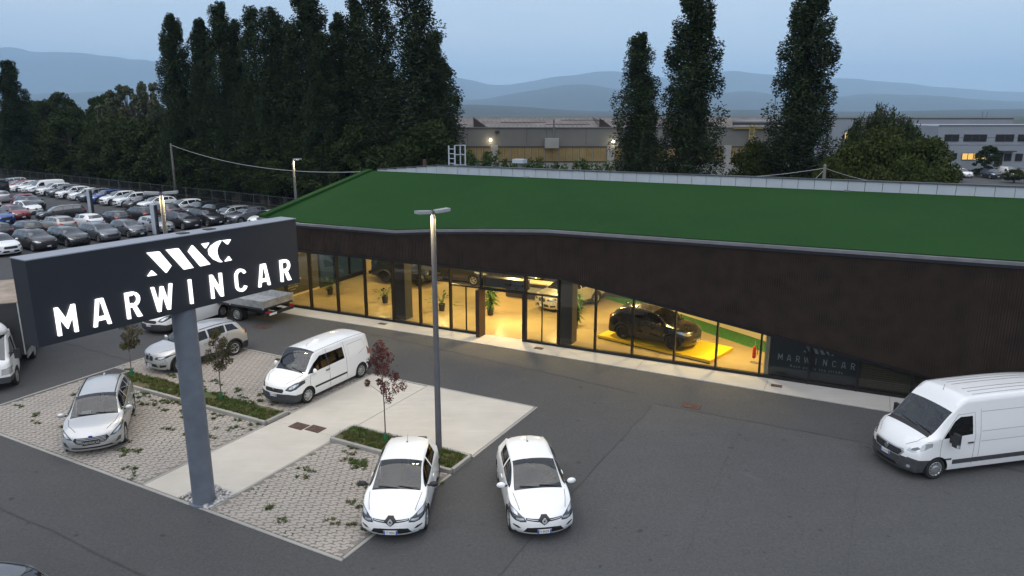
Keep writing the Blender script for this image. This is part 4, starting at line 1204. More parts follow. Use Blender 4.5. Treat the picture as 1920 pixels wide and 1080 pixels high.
glass_mat('shop_glass', (.78, .82, .80), refl=.9, ior=1.55)
glass_mat('end_glass', (.34, .46, .36), refl=.8)
def shop_floor(n, l, b, p):
    col = N_mix(n, l, N_ramp(n, l, N_noise(n, l, p, .45, 3, .5), .28, .72), (.42, .33, .19), (.31, .24, .135))
    col = N_mix(n, l, N_ramp(n, l, N_noise(n, l, p, 3.5, 8, .7), .3, .8, 0, .18), col, (.32, .25, .15))
    l.new(col, b.inputs['Base Color']); b.inputs['Roughness'].default_value = .22
world_mat('shop_floor', shop_floor)
def turf(n, l, b, p):
    col = N_mix(n, l, N_ramp(n, l, N_noise(n, l, p, .25, 5, .6), .35, .65), (.014, .054, .013), (.010, .042, .011))
    # seams between the rolls of artificial turf
    mp = n.new('ShaderNodeMapping'); mp.inputs['Rotation'].default_value = (0, 0, -FA); l.new(p, mp.inputs['Vector'])
    sx = n.new('ShaderNodeSeparateXYZ'); l.new(mp.outputs['Vector'], sx.inputs[0])
    fr = n.new('ShaderNodeMath'); fr.operation = 'PINGPONG'; fr.inputs[1].default_value = 1.0; l.new(sx.outputs['X'], fr.inputs[0])
    col = N_mix(n, l, N_ramp(n, l, fr.outputs[0], .0, .03, .5, 0), col, (.012, .05, .012))
    md = N_noise(n, l, p, 4.5, 6, .75)
    col = N_mix(n, l, N_ramp(n, l, md, .40, .66, 0, .5), col, (.020, .062, .012))
    dr = N_ramp(n, l, N_noise(n, l, p, .7, 5, .6, .8), .60, .74, 0, .35)
    col = N_mix(n, l, dr, col, (.030, .062, .015))
    fi = N_noise(n, l, p, 34, 3, .8)
    col = N_mix(n, l, N_ramp(n, l, fi, .35, .7, 0, .5), col, (.021, .072, .018))
    l.new(col, b.inputs['Base Color']); b.inputs['Roughness'].default_value = .95; b.inputs['Specular IOR Level'].default_value = .1
    N_bump(n, l, b, fi, .9, .03)
world_mat('roof_turf', turf)

show = empty('showroom', FO, FA, 'low car showroom with dark slatted front, glazing and a green turf roof', 'showroom')
S_END = 43.0
def ztop(s): return float(np.interp(s, [-2.05, 1, 7.3, 9.4, 12.7, 15.7, 34, 43], [5.12, 5.0, 5.03, 5.24, 5.48, 5.66, 5.78, 5.82]))
def zbot(s): return float(np.interp(s, [-3, 16.4, 31.5, 38.6], [3.43, 3.43, 1.10, 0.05]))
BACK_T, BACK_Z = 10.0, 6.98
# cladding backing and battens
pts = [(s, zbot(s)) for s in (-1.95, 16.4, 31.5, 38.5, S_END)] + [(s, ztop(s) - .12) for s in (S_END, 34, 15.7, 12.7, 9.4, 7.3, 1, -1.95)]
pts = [(p[0], max(.05, p[1])) for p in pts]
MB().prism(pts, -.02, .22, lambda x, y, h: (x, h, y)).build('cladding_board', 'clad_back', show)
m = MB(); s = -1.93; r_ = random.Random(8)
while s < S_END:
    zb, zt_ = max(.06, zbot(s) - .01), ztop(s) - .16
    d = r_.uniform(.022, .036); m.bx(s, s + .056, -.02 - d, -.021, zb, zt_)
    s += .088
tag(m.build('cladding_batten', 'clad_wood', show), kind='stuff')
# trim under the cladding, following the sloping edge
for a, b in ((-1.95, 16.4), (16.4, 31.5), (31.5, 38.5)):
    MB().bar((a, .06, zbot(a) - .05), (b, .06, zbot(b) - .05), .34, .10).build('soffit_trim', 'frame_dark', show)
# gutter and fascia along the eaves
kn = [-2.05, 1, 7.3, 9.4, 12.7, 15.7, 20, 25, 30, 35, S_END]
for a, b in zip(kn[:-1], kn[1:]):
    MB().bar((a, -.10, ztop(a) - .11), (b - .006, -.10, ztop(b) - .11), .20, .12).build('gutter', 'gutter_zinc', show)
    MB().bar((a, -.055, ztop(a) - .235), (b - .003, -.055, ztop(b) - .235), .09, .13).build('fascia', 'fascia_dark', show)
# turf roof: warped sheet from the eaves to the ridge
n, mm = 60, 16; V = []; F = []
for i in range(n + 1):
    s = -1.55 + (S_END + 1.55) * i / n
    for j in range(mm + 1):
        k = j / mm; t = -.02 + (BACK_T + .02) * k
        V.append((s, t, ztop(s) - .02 + (BACK_Z - ztop(s) + .02) * k))
F = [(i * (mm + 1) + j, (i + 1) * (mm + 1) + j, (i + 1) * (mm + 1) + j + 1, i * (mm + 1) + j + 1) for i in range(n) for j in range(mm)]
me = bpy.data.meshes.new('roof'); me.from_pydata(V, [], F); me.update()
roof = mesh_obj('roof', me, 'roof_turf', show, True)
# raised turf border along the gable end, and the flank wall under it
m = MB(); za, zb = ztop(-2), BACK_Z
m.add([(-2.05, -.02, za + .10), (-1.55, -.02, za + .12), (-1.55, BACK_T, zb + .12), (-2.05, BACK_T, zb + .10), (-2.05, -.02, za - .4), (-1.5, -.02, za - .4), (-1.5, BACK_T, zb - .4), (-2.05, BACK_T, zb - .4)],
      [(3, 2, 1, 0)[::-1], (0, 1, 5, 4), (1, 2, 6, 5), (2, 3, 7, 6), (3, 0, 4, 7)])
m.build('roof_border', 'roof_turf', roof)
m = MB(); m.add([(-1.98, .2, 3.45), (-1.98, BACK_T, 3.45), (-1.98, BACK_T, 6.55), (-1.98, .2, 4.7)], [(0, 1, 2, 3)]); m.build('gable_wall', 'clad_back', show)
# white parapet behind the ridge: each panel a piece, with a metal cap and a lower rear block
s = -1.2; rr = random.Random(2)
while s < S_END - .8:
    top = 7.47 if s > 3.4 else 7.08 + (s + 1.2) / 4.6 * .39
    base = 6.72
    MB().bx(s + .012, s + .768, BACK_T + .03 + rr.uniform(0, .006), BACK_T + .12, base, top).build('parapet_panel', 'parapet_white', show)
    s += .78
MB().bar((3.4, BACK_T + .08, 7.50), (S_END, BACK_T + .08, 7.50), .20, .06).build('parapet_cap', 'cap_metal', show)
MB().bar((-1.2, BACK_T + .08, 7.10), (3.4, BACK_T + .08, 7.50), .20, .06).build('parapet_cap', 'cap_metal', show)
MB().bx(-1.9, S_END, BACK_T + .14, BACK_T + 10, 0.0, 5.6).build('rear_block', 'cap_metal', show)
MB().bx(-1.15, S_END, BACK_T + .121, BACK_T + .139, 5.0, 7.0).build('parapet_back', 'cap_metal', show)
for s, w in ((1.7, .12),):
    MB().tube([(s, 11.4, 5.6), (s, 11.4, 7.75)], w, 10).build('roof_vent', 'rusty_iron', show)
for s in (9.8, 27.5):
    MB().bx(s, s + .28, 9.82, 9.95, BACK_Z - .10, BACK_Z + .05).build('roof_anchor', 'gutter_zinc', show)
# caged access ladder
lad = empty('roof_ladder', FW(4.55, BACK_T + .2, 0), FA, 'white caged metal ladder standing at the back edge of the turf roof', 'ladder')
for x in (-.22, .22): MB().bar((x, 0, 6.6), (x, 0, 8.75), .07).build('rail', 'parapet_white', lad)
for i in range(7): MB().bar((-.22, 0, 6.75 + .3 * i), (.22, 0, 6.75 + .3 * i), .045).build('rung', 'parapet_white', lad)
for x in (.42, .78): MB().bar((x, .35, 7.0), (x, .35, 8.8), .06).build('rail', 'parapet_white', lad)
for z in (7.55, 8.2, 8.78):
    MB().bar((.22, 0, z), (.42, .35, z), .05).bar((.42, .35, z), (.80, .35, z), .05).build('hoop', 'parapet_white', lad)
MB().bx(-.1, .8, .1, .5, 7.50, 7.56).build('platform', 'gutter_zinc', lad)

# glazing: mullions, transoms, panes
MUL = [-1.9, -.55, 1.28, 3.18, 5.05, 6.84, 8.52, 10.34, 12.10, 14.50, 16.20, 18.03, 19.8, 21.7, 23.5, 25.3, 27.2, 29.0, 30.9, 32.7, 34.5]
GT = .14
MB().bx(-1.95, 12.06, GT - .10, GT + .08, .02, .17).build('bottom_rail', 'frame_dark', show)
MB().bx(14.54, 38, GT - .10, GT + .08, .02, .17).build('bottom_rail', 'frame_dark', show)
for s in MUL:
    w = .075 if s not in (12.10, 14.50) else .09
    MB().bx(s - w / 2, s + w / 2, GT - .13, GT + .07, .025, zbot(s) - .02).build('mullion', 'frame_dark', show)
for a, b in zip(MUL[:-1], MUL[1:]):
    za, zb = zbot(a) - .08, zbot(b) - .08
    low = .17
    if (a, b) == (12.10, 14.50): low = 2.50                      # open entrance
    if a in (10.34, 14.50):                                       # panes beside the entrance carry a transom
        MB().bx(a + .04, b - .04, GT - .09, GT + .05, 2.42, 2.49).build('transom', 'frame_dark', show)
        MB().bx((a + b) / 2 - .02, (a + b) / 2 + .02, GT - .05, GT + .03, .17, 2.42).build('mullion', 'frame_dark', show)
    m = MB(); m.add([(a + .03, GT, low), (b - .03, GT, low), (b - .03, GT, zb), (a + .03, GT, za)], [(0, 1, 2, 3)])
    m.build('pane', 'shop_glass', show)
MB().bx(12.06, 14.54, GT - .12, GT + .10, 2.40, 2.50).build('transom', 'frame_dark', show)
MB().bx(12.16, 14.44, GT + .12, GT + .55, 2.52, 2.98).build('air_curtain', 'column_dark', show)
MB().bx(13.3, 14.3, GT + .105, GT + .119, 2.66, 2.80).build('air_grille', 'frame_dark', show)
MB().bx(12.02, 12.22, GT - .50, GT + .12, .06, 2.42).build('door_jamb', 'frame_brown', show)
MB().bx(14.36, 14.50, GT - .14, GT + .10, .06, 2.42).build('door_jamb', 'frame_dark', show)
# apron slabs in front of the glass
walk = tag(empty('showroom_walkway', FO, FA), kind='structure')
sj = [-8.0, -4.5, -1.0, 2.6, 6.2, 9.8, 12.9, 16.6, 20.4, 25.7, 30.2, 34.5, 40]
for a, b in zip(sj[:-1], sj[1:]):
    e0, e1 = (1.08, 1.08) if a < 12 else (1.05 + max(0, a - 12) * .028, 1.05 + max(0, b - 12) * .028)
    m = MB(); z = .055
    m.add([(a + .006, -e0, .0), (b - .006, -e1, .0), (b - .006, GT + .3, .0), (a + .006, GT + .3, .0), (a + .006, -e0, z * .6), (b - .006, -e1, z * .6), (b - .006, GT + .3, z), (a + .006, GT + .3, z)],
          [(4, 5, 6, 7), (0, 1, 5, 4), (1, 2, 6, 5), (3, 0, 4, 7)])
    m.build('slab', 'concrete_walk', walk)
for s, t in ((6.5, -.45), (15.5, -.55), (26.1, -.7)):
    cover(None, {6.5: 'small dark floor grating in the walkway left of the lamp post', 15.5: 'small dark floor grating in the walkway right of the entrance', 26.1: 'small dark floor grating in the walkway below the logo window'}[s], .42, .26, .058, FA, 3, loc=FW(s, t))

# interior
MB().bx(-1.9, 26.2, .32, 12.6, -.02, .062).build('floor', 'shop_floor', show)
m = MB()
m.add([(-1.9, .25, 3.62), (38, .25, 3.62), (38, 12.4, 3.62), (-1.9, 12.4, 3.62)], [(3, 2, 1, 0)]); m.build('ceiling', 'ceiling_dark', show)
MB().bx(-1.92, -1.80, .25, 4.3, .06, 3.6).build('partition', 'wall_dark', show)
MB().bx(-1.80, -1.765, .3, 4.28, .062, .16).build('skirting', 'wall_cream', show)
for t in (4.4, 5.9, 7.4, 9.0):
    MB().bx(-1.90, -1.78, t - .06, t + .06, .06, 3.6).build('end_mullion', 'frame_dark', show)
MB().bx(-1.90, -1.78, 4.46, 9.0, .062, .35).build('end_rail', 'frame_dark', show)
for a, b in ((4.46, 5.84), (5.96, 7.34), (7.46, 8.94)):
    m = MB(); m.add([(-1.84, a, .35), (-1.84, b, .35), (-1.84, b, 3.5), (-1.84, a, 3.5)], [(0, 1, 2, 3)]); m.build('end_pane', 'end_glass', show)
MB().bx(-1.9, 14.2, 12.3, 12.45, .06, 3.6).build('back_wall', 'wall_cream', show)
MB().bx(-1.9, -1.7, 9.1, 12.3, .06, 3.6).build('back_wall', 'wall_cream', show)
MB().bx(-.4, 1.8, 10.6, 10.75, .062, 3.55).build('partition', 'wall_cream', show)
MB().bx(6.0, 6.2, 10.5, 12.3, .062, 3.55).build('partition', 'wall_cream', show)
m = MB(); m.bar((14.0, 12.35, 1.83), (25.7, 4.9, 1.83), .14, 3.54); m.build('back_wall', 'wall_cream', show)
MB().bar((14.6, 11.78, .32), (25.5, 4.86, .32), .10, .50).build('wainscot', 'wall_cream', show)
MB().bar((17.0, 10.18, 1.15), (18.6, 9.16, 1.15), .06, .95).build('shelf', 'desk_dark', show)
MB().bx(25.45, 25.62, .3, 4.95, .06, 2.6).build('end_wall', 'wall_cream', show)
for s in (6.9, 16.35):
    MB().bx(s - .33, s + .33, .62, 1.28, .063, 3.6).build('column', 'column_dark', show)
for a, b in (((13.2, 11.9), (25.6, 4.05)),):
    d = Vector((b[0] - a[0], b[1] - a[1], 0)).normalized(); nn = Vector((-d.y, d.x, 0))
    P = [Vector((*a, 0)) - nn * .75, Vector((*b, 0)) - nn * .75, Vector((*b, 0)) + nn * .55, Vector((*a, 0)) + nn * .55]
    m = MB(); m.add([(p.x, p.y, .075) for p in P] + [(p.x, p.y, .06) for p in P], [(0, 1, 2, 3), (0, 4, 5, 1), (1, 5, 6, 2), (2, 6, 7, 3), (3, 7, 4, 0)]); m.build('green_carpet', 'carpet_green', show)
MB().bx(3.2, 13.0, 10.9, 12.25, .062, .078).build('green_carpet', 'carpet_green', show)
for s in (3.4, 9.2, 15.0, 20.8):
    MB().bx(s, s + .025, .4, 9.0 if s < 16 else 5.0, .0605, .0635).build('floor_joint', 'desk_dark', show)
for t in (4.4, 8.2):
    MB().bx(-1.7, 15.5 if t > 5 else 23, t, t + .025, .0606, .0637).build('floor_joint', 'desk_dark', show)
# opaque bays to the right of the lit part: navy panels with the printed name, then olive blinds
MB().bx(25.66, 29.0, .42, .50, .10, 2.1).build('window_panel', 'panel_navy', show)
i = 0
z = .2
while z < 1.5:
    MB().bx(29.06, 34.0, .36, .40, z, z + .07).build('blind_slat', 'blind_olive', show); z += .085
MB().bx(29.06, 38, .46, .52, .1, 1.6).build('blind_back', 'clad_back', show)

# lettering outlines: condensed capitals on a unit-high box
def stroke_poly(p, q, w):
    (x0, y0), (x1, y1) = p, q
    return [(x0 - w / 2, y0), (x0 + w / 2, y0), (x1 + w / 2, y1), (x1 - w / 2, y1)]
def arc_band(cx, cy, r, rx, w, a0, a1, n=10):
    o = [(cx + rx * math.cos(R(a0 + (a1 - a0) * i / n)), cy + r * math.sin(R(a0 + (a1 - a0) * i / n))) for i in range(n + 1)]
    q = [(cx + (rx - w) * math.cos(R(a0 + (a1 - a0) * i / n)), cy + (r - w) * math.sin(R(a0 + (a1 - a0) * i / n))) for i in range(n + 1)]
    return [[o[i], o[i + 1], q[i + 1], q[i]] for i in range(n)]
W_ = .115
def glyph(ch):
    w = W_
    if ch == 'I': return [[(-w / 2, 0), (w / 2, 0), (w / 2, 1), (-w / 2, 1)]], .2
    if ch == 'M': return [[(-.34, 0), (-.34 + w, 0), (-.34 + w, 1), (-.34, 1)], [(.34 - w, 0), (.34, 0), (.34, 1), (.34 - w, 1)], [(-.34 + w, 1), (-.34 + w, .62), (0, .18), (0, .52)], [(.34 - w, .62), (.34 - w, 1), (0, .52), (0, .18)]], .68
    if ch == 'N': return [[(-.28, 0), (-.28 + w, 0), (-.28 + w, 1), (-.28, 1)], [(.28 - w, 0), (.28, 0), (.28, 1), (.28 - w, 1)], [(-.28 + w, 1), (-.28 + w, .66), (.28 - w, 0), (.28 - w, .34)]], .56
    if ch == 'A': return [stroke_poly((-.26, 0), (-.07, 1), w), stroke_poly((.26, 0), (.07, 1), w), [(-.16, .2), (.16, .2), (.14, .34), (-.14, .34)]], .6
    if ch == 'W': return [stroke_poly((-.20, 0), (-.38, 1), w), stroke_poly((-.20, 0), (0, .95), w * .95), stroke_poly((.20, 0), (0, .95), w * .95), stroke_poly((.20, 0), (.38, 1), w)], .9
    if ch == 'C': return arc_band(0, .70, .30, .29, w, 20, 180) + arc_band(0, .30, .30, .29, w, 180, 340) + [[(-.29, .30), (-.29 + w, .30), (-.29 + w, .70), (-.29, .70)]], .56
    if ch == 'R': return [[(-.27, 0), (-.27 + w, 0), (-.27 + w, 1), (-.27, 1)], [(-.27 + w, .86), (0, .86), (0, 1), (-.27 + w, 1)], [(-.27 + w, .42), (0, .42), (0, .56), (-.27 + w, .56)]] + arc_band(0, .71, .29, .28, w * .95, -90, 90) + [[(-.03, .44), (.11, .44), (.30, 0), (.13, 0)]], .56
    return [], .3
# emblem: slanted bars, a ring segment and small corner triangles
LOGO = [[(-1.0, 0.75), (-0.69, 0.73), (-0.42, 0.2), (-0.57, 0.0)], [(-0.5, 0.74), (-0.18, 0.73), (0.18, -0.01), (-0.08, -0.01)], [(0.09, 0.56), (0.22, 0.75), (0.67, 0.0), (0.39, -0.01)], [(0.49, 0.74), (0.7, 0.74), (0.58, 0.57)], [(1.12, 0.74), (1.36, 0.73), (1.25, 0.57)], [(1.33, -0.01), (1.13, -0.01), (1.26, 0.14)], [(-1.05, 0.0), (-0.82, -0.01), (-0.93, 0.16)], [(1.07, 0.75), (0.93, 0.72), (1.03, 0.68), (1.07, 0.75)], [(0.93, 0.72), (0.76, 0.62), (0.95, 0.56), (1.03, 0.68)], [(0.76, 0.62), (0.67, 0.49), (0.91, 0.44), (0.95, 0.56)], [(0.67, 0.49), (0.68, 0.32), (0.91, 0.32), (0.91, 0.44)], [(0.68, 0.32), (0.79, 0.14), (0.95, 0.13), (0.91, 0.32)], [(0.79, 0.14), (0.96, 0), (1.04, -0.01), (0.95, 0.13)]]

def letters(root, text, x0, x1, z, h, depth, y, mat, side=None):
    """spread capitals between x0 and x1 on the plane y of root; each letter a part"""
    n = len(text)
    for i, ch in enumerate(text):
        cx = x0 + (x1 - x0) * i / (n - 1); polys, _ = glyph(ch)
        m = MB()
        for pl_ in polys: m.prism([(cx + a * h, z + b * h) for a, b in pl_], 0, depth, lambda a, b, hh: (a, y - hh, b))
        m.build('letter', mat, root)
def logo(root, cx, z, h, depth, y, mat, hz=None):
    m = MB(); hz = hz or h
    for pl_ in LOGO: m.prism([(cx + a * h, z + b * hz) for a, b in pl_], 0, depth, lambda a, b, hh: (a, y - hh, b))
    m.build('emblem', mat, root)
logo(show, 27.42, 1.27, .48, .003, .418, 'letter_film')
letters(show, 'MARWINCAR', 26.05, 28.80, .80, .27, .003, .418, 'letter_film')
me = text_mesh('Auto per la tua strada', .16, .001, 1.35); xf(me, Matrix.Translation((27.45, .416, .56)) @ Matrix.Rotation(R(90), 4, 'X')); mesh_obj('lettering', me, 'letter_film', show)
# printed wall by the gable: emblem, name, then blocks of small print
wl_root = show
for txt, tt, zz, sz in (('MARWINCAR', 2.2, 2.55, .30), ('Auto per', 2.2, 2.05, .24), ('la tua', 2.2, 1.80, .24), ('strada', 2.2, 1.55, .24), ('Autonoleggio', 2.0, .98, .26), ('auto e furgoni', 2.0, .76, .13), ('a breve e lungo', 2.0, .60, .13), ('termine', 2.0, .44, .13)):
    me = text_mesh(txt, sz, .002, 1.05); xf(me, Matrix.Translation((-1.794, tt, zz)) @ Matrix.Rotation(R(90), 4, 'Z') @ Matrix.Rotation(R(90), 4, 'X')); mesh_obj('lettering', me, 'letter_pale', show)
m = MB()
for pl_ in LOGO: m.prism([(2.2 + a * .42, 2.95 + b * .42) for a, b in pl_], 0, .004, lambda a, b, hh: (-1.797 + hh, a, b))
m.build('emblem', 'letter_pale', show)

# showroom lamps: flat ceiling panels, each with its own light
pbr('lamp_warm', (.8, .7, .5), emit=(1, .78, .42), estr=6.0)
for i, (s, t) in enumerate([(0.6, 2.4), (0.6, 7.5), (4.6, 3.0), (4.6, 8.6), (8.8, 2.6), (8.8, 8.0), (12.9, 2.2), (12.9, 7.6), (16.8, 3.2), (17.6, 6.8), (20.6, 2.4), (23.8, 2.0)]):
    zc = 3.55 if s < 18 else (3.4 if s < 22 else 2.9)
    lr = empty('ceiling_lamp', FW(s, t, 0), FA, 'warm lit square ceiling lamp hanging inside the showroom', 'ceiling lamp', 'ceiling lamps inside the showroom')
    MB().bx(-.3, .3, -.3, .3, zc - .05, zc).build('housing', 'frame_dark', lr)
    MB().bx(-.26, .26, -.26, .26, zc - .062, zc - .052).build('diffuser', 'lamp_warm', lr)
    ld = bpy.data.lights.new('showroom_light', 'AREA'); ld.shape = 'SQUARE'; ld.size = .5; ld.energy = {0.6: 120, 4.6: 190, 8.8: 220, 12.9: 420 if t < 5 else 200}.get(s, 230); ld.color = (1.0, .70, .255)
    lo = bpy.data.objects.new('lamp_light', ld); link(lo, lr); lo.location = (0, 0, zc - .08)

# things inside
pod = empty('display_podium', FW(20.6, 2.6, 0), FA - R(14), 'bright yellow display podium under the black sport utility car', 'podium')
m = MB(); m.bx(-2.95, 2.95, -1.22, 1.22, .062, .22); m.build('deck', 'podium_yellow', pod)
MB().bx(-2.9, 2.9, -1.225, -1.221, .07, .10).build('skirt', 'frame_dark', pod)
desk = empty('reception_desk', FW(11.4, 7.9, 0), FA, 'dark reception desk behind the open entrance', 'desk')
MB().bx(-1.7, 1.7, -.35, .35, .063, 1.02).build('counter', 'desk_dark', desk); MB().bx(-1.78, 1.78, -.42, .42, 1.02, 1.08).build('counter_top', 'wall_cream', desk)
MB().bx(-.5, .9, -.372, -.352, .4, .8).build('front_panel', 'letter_film', desk)
ext = empty('fire_extinguisher', FW(24.85, 1.75, 0), FA, 'red fire extinguisher on its stand inside the last lit window', 'fire extinguisher')
pbr('ext_red', (.45, .02, .02), rough=.3)
MB().lathe([(0, .28), (.07, .28), (.08, .32), (.08, .72), (.05, .80), (.02, .84), (0, .84)], 14).build('cylinder', 'ext_red', ext)
MB().tube([(0, .02, .84), (.1, .02, .86), (.14, .02, .7), (.12, .02, .45)], .014, 6).build('hose', 'plastic_black', ext)
MB().tube([(0, 0, .07), (0, .1, .07), (0, .1, 1.05)], .012, 6).lathe([(0, .065), (.16, .065), (.16, .085), (0, .085)], 14).build('stand', 'chrome', ext)
# ---------------------------------------------------------------- pylon sign
pbr('sign_navy', (.020, .022, .030), rough=.42, var=.08, vscale=2)
pbr('sign_top', (.30, .32, .36), rough=.5, metal=.3)
pbr('post_blue', (.14, .162, .20), rough=.55, var=.16, vscale=2.2, metal=.2)
pbr('letter_glow', (.9, .9, .9), emit=(1.0, 1.0, 1.0), estr=1.2)
sign = empty('pylon_sign', (-8.79, 18.71, 0), R(58), 'tall navy box sign with glowing white emblem and name on a thick round post', 'sign')
MB().bx(-3.76, 3.76, -.325, .325, 5.72, 7.68).build('sign_box', 'sign_navy', sign)
for a, b in ((-3.77, -1.9), (-1.895, .0), (.005, 1.9), (1.905, 3.77)):
    MB().bx(a, b, -.335, .335, 7.68, 7.705).build('top_sheet', 'sign_top', sign)
MB().tube([(0, 0, 0), (0, 0, 1.9)], .305, 36, cap=False).build('post', 'post_blue', sign, True)
for z0, z1 in ((1.904, 3.1), (3.104, 4.2), (4.204, 5.72)):
    MB().tube([(0, 0, z0), (0, 0, z1)], .304, 36, cap=False).build('post', 'post_blue', sign, True)
MB().tube([(0, 0, 0), (0, 0, .05)], .40, 24).build('base_plate', 'post_blue', sign)
letters(sign, 'MARWINCAR', -3.12, 3.20, 5.885, .655, .06, -.326, 'letter_glow')
logo(sign, .0, 6.84, 1.03, .06, -.326, 'letter_glow', hz=.78)
for s_ in (-1, 1):
    MB().bx(.5 + .4 * s_, .75 + .4 * s_, -.12, .12, 7.705, 7.73).build('roof_fitting', 'plastic_grey', sign)

# ---------------------------------------------------------------- lamp posts
pbr('lamp_steel', (.10, .103, .115), rough=.85, metal=.0, var=.1, vscale=3)
pbr('luminaire', (.36, .37, .38), rough=.45, metal=.3)
pbr('led_warm', (.9, .85, .7), emit=(1, .86, .55), estr=14.0)
def lamp_post(loc, rz, label, heads=(1, -1), h=7.9, power=75):
    o = empty('lamp_post', loc, rz, label, 'lamp post', 'lamp posts')
    MB().tube([(0, 0, 0), (0, 0, 1.2), (0, 0, h - .12)], [.105, .10, .075], 16, cap=False).build('pole', 'lamp_steel', o, True)
    MB().tube([(0, 0, 0), (0, 0, .03)], .2, 16).build('base_plate', 'lamp_steel', o)
    MB().tube([(0, 0, h - .12), (0, 0, h + .02)], .05, 10).build('bracket', 'lamp_steel', o)
    for sd in heads:
        hd = MB(); P = [(sd * .05, -.05), (sd * .14, -.12), (sd * .57, -.12), (sd * .58, .12), (sd * .14, .12), (sd * .05, .05)]
        hd.prism(P if sd > 0 else P[::-1], h - .05, h + .04, lambda x, y, z: (x, y, z + abs(x) * .06)); hh = hd.build('luminaire', 'luminaire', o)
        P2 = [(sd * .18, -.09), (sd * .52, -.09), (sd * .52, .09), (sd * .18, .09)]
        MB().prism(P2 if sd > 0 else P2[::-1], h - .0525, h - .0505, lambda x, y, z: (x, y, z + abs(x) * .06)).build('led_panel', 'led_warm', hh)
        ld = bpy.data.lights.new('street_light', 'AREA'); ld.shape = 'RECTANGLE'; ld.size = .34; ld.size_y = .18; ld.energy = power; ld.color = (1, .82, .50)
        lo = bpy.data.objects.new('lamp_light', ld); link(lo, o); lo.location = (sd * .35, 0, h - .06)
        # added spot without any fitting, washes the top of the pole yellow
        sp = bpy.data.lights.new('added_stem_wash', 'SPOT'); sp.energy = 50; sp.spot_size = R(100); sp.spot_blend = .9; sp.color = (1, .64, .14); sp.shadow_soft_size = .04
        so = bpy.data.objects.new('added_stem_spot', sp); link(so, o); so.location = (sd * .24, -.15, h - .075)
        so.rotation_euler = (Vector((0, 0, h - 1.0)) - Vector(so.location)).to_track_quat('-Z', 'Y').to_euler()
    return o
lamp_post((-2.38, 21.72, 0), R(40), 'grey double-headed lamp post standing by the short grass bed')
lamp_post((-12.98, 26.89, 0), R(14), 'grey double-headed lamp post rising behind the pylon sign')
lamp_post((-14.0, 47.0, 0), R(-20), 'grey single-headed lamp post behind the gable end of the turf roof', heads=(1,))

# ---------------------------------------------------------------- parked vehicles in the forecourt
def place(r, loc, rz, label, cat, group=None):
    r.location = loc; r.rotation_euler = (0, 0, rz); return tag(r, label, cat, group)
r, s_ = make_hatch('white_paint', 'plastic_black', 'FT 965AS'); hatch_src = r
place(r, (-3.08, 18.62, 0), R(-91), 'white hatchback with black door mirrors parked half on the pavers', 'car')
r2 = copy_tree(r)
for o in r2.children:
    if o.name.startswith('mirror') and not o.name.startswith('mirror_arm'):
        o.material_slots[0].link = 'OBJECT'; o.material_slots[0].material = MATS['white_paint']
    if o.name.startswith('number_plate'):
        for q in list(o.children):
            if q.name.startswith('plate_text'):
                me = text_mesh('FS 842DB', .11 * .86, .001); xf(me, Matrix(((0, 0, 1, .008), (1, 0, 0, 0), (0, 1, 0, -.11 * .29), (0, 0, 0, 1))) @ Matrix.Diagonal((.62, 1, 1, 1)))
                me.materials.append(MATS['ink_black']); q.data = me
place(r2, (.57, 18.67, 0), R(-82.4), 'white hatchback with white door mirrors parked on the open asphalt', 'car')
r, s_ = make_estate('silver_paint'); estate_src = r
pl_ = plate(r, s_, .50, 'MARWINCAR', x=2.315, w=.50, h=.15, mat='ink_black', ink='letter_pale')
place(r, (-14.37, 23.61, 0), R(-68.3), 'silver estate car with a price sheet in its windscreen on the left pavers', 'car')
r, s_ = make_suv('silver_paint')
place(r, (-14.11, 30.94, 0), R(-124), 'silver sport utility car with twin grille partly hidden by the sign post', 'car')
r, s_ = make_small_van('white_paint')
place(r, (-7.85, 27.66, 0), R(-118.2), 'white small van with black bumper and dark side windows beside the concrete path', 'van')
r, s_ = make_big_van()
place(r, (14.54, 21.42, 0), R(193), 'large white high-roofed cargo van at the right edge of the asphalt', 'van')
# corner of a silver car at the lower left of the view
r = copy_tree(estate_src)
for o in r.children:
    if 'paint' in o.keys(): o.material_slots[0].link = 'OBJECT'; o.material_slots[0].material = MATS['grey_paint']
place(r, (-12.15, 13.22, 0), R(178), 'grey car cut off at the lower left, only its roof and tail lamp showing', 'car')

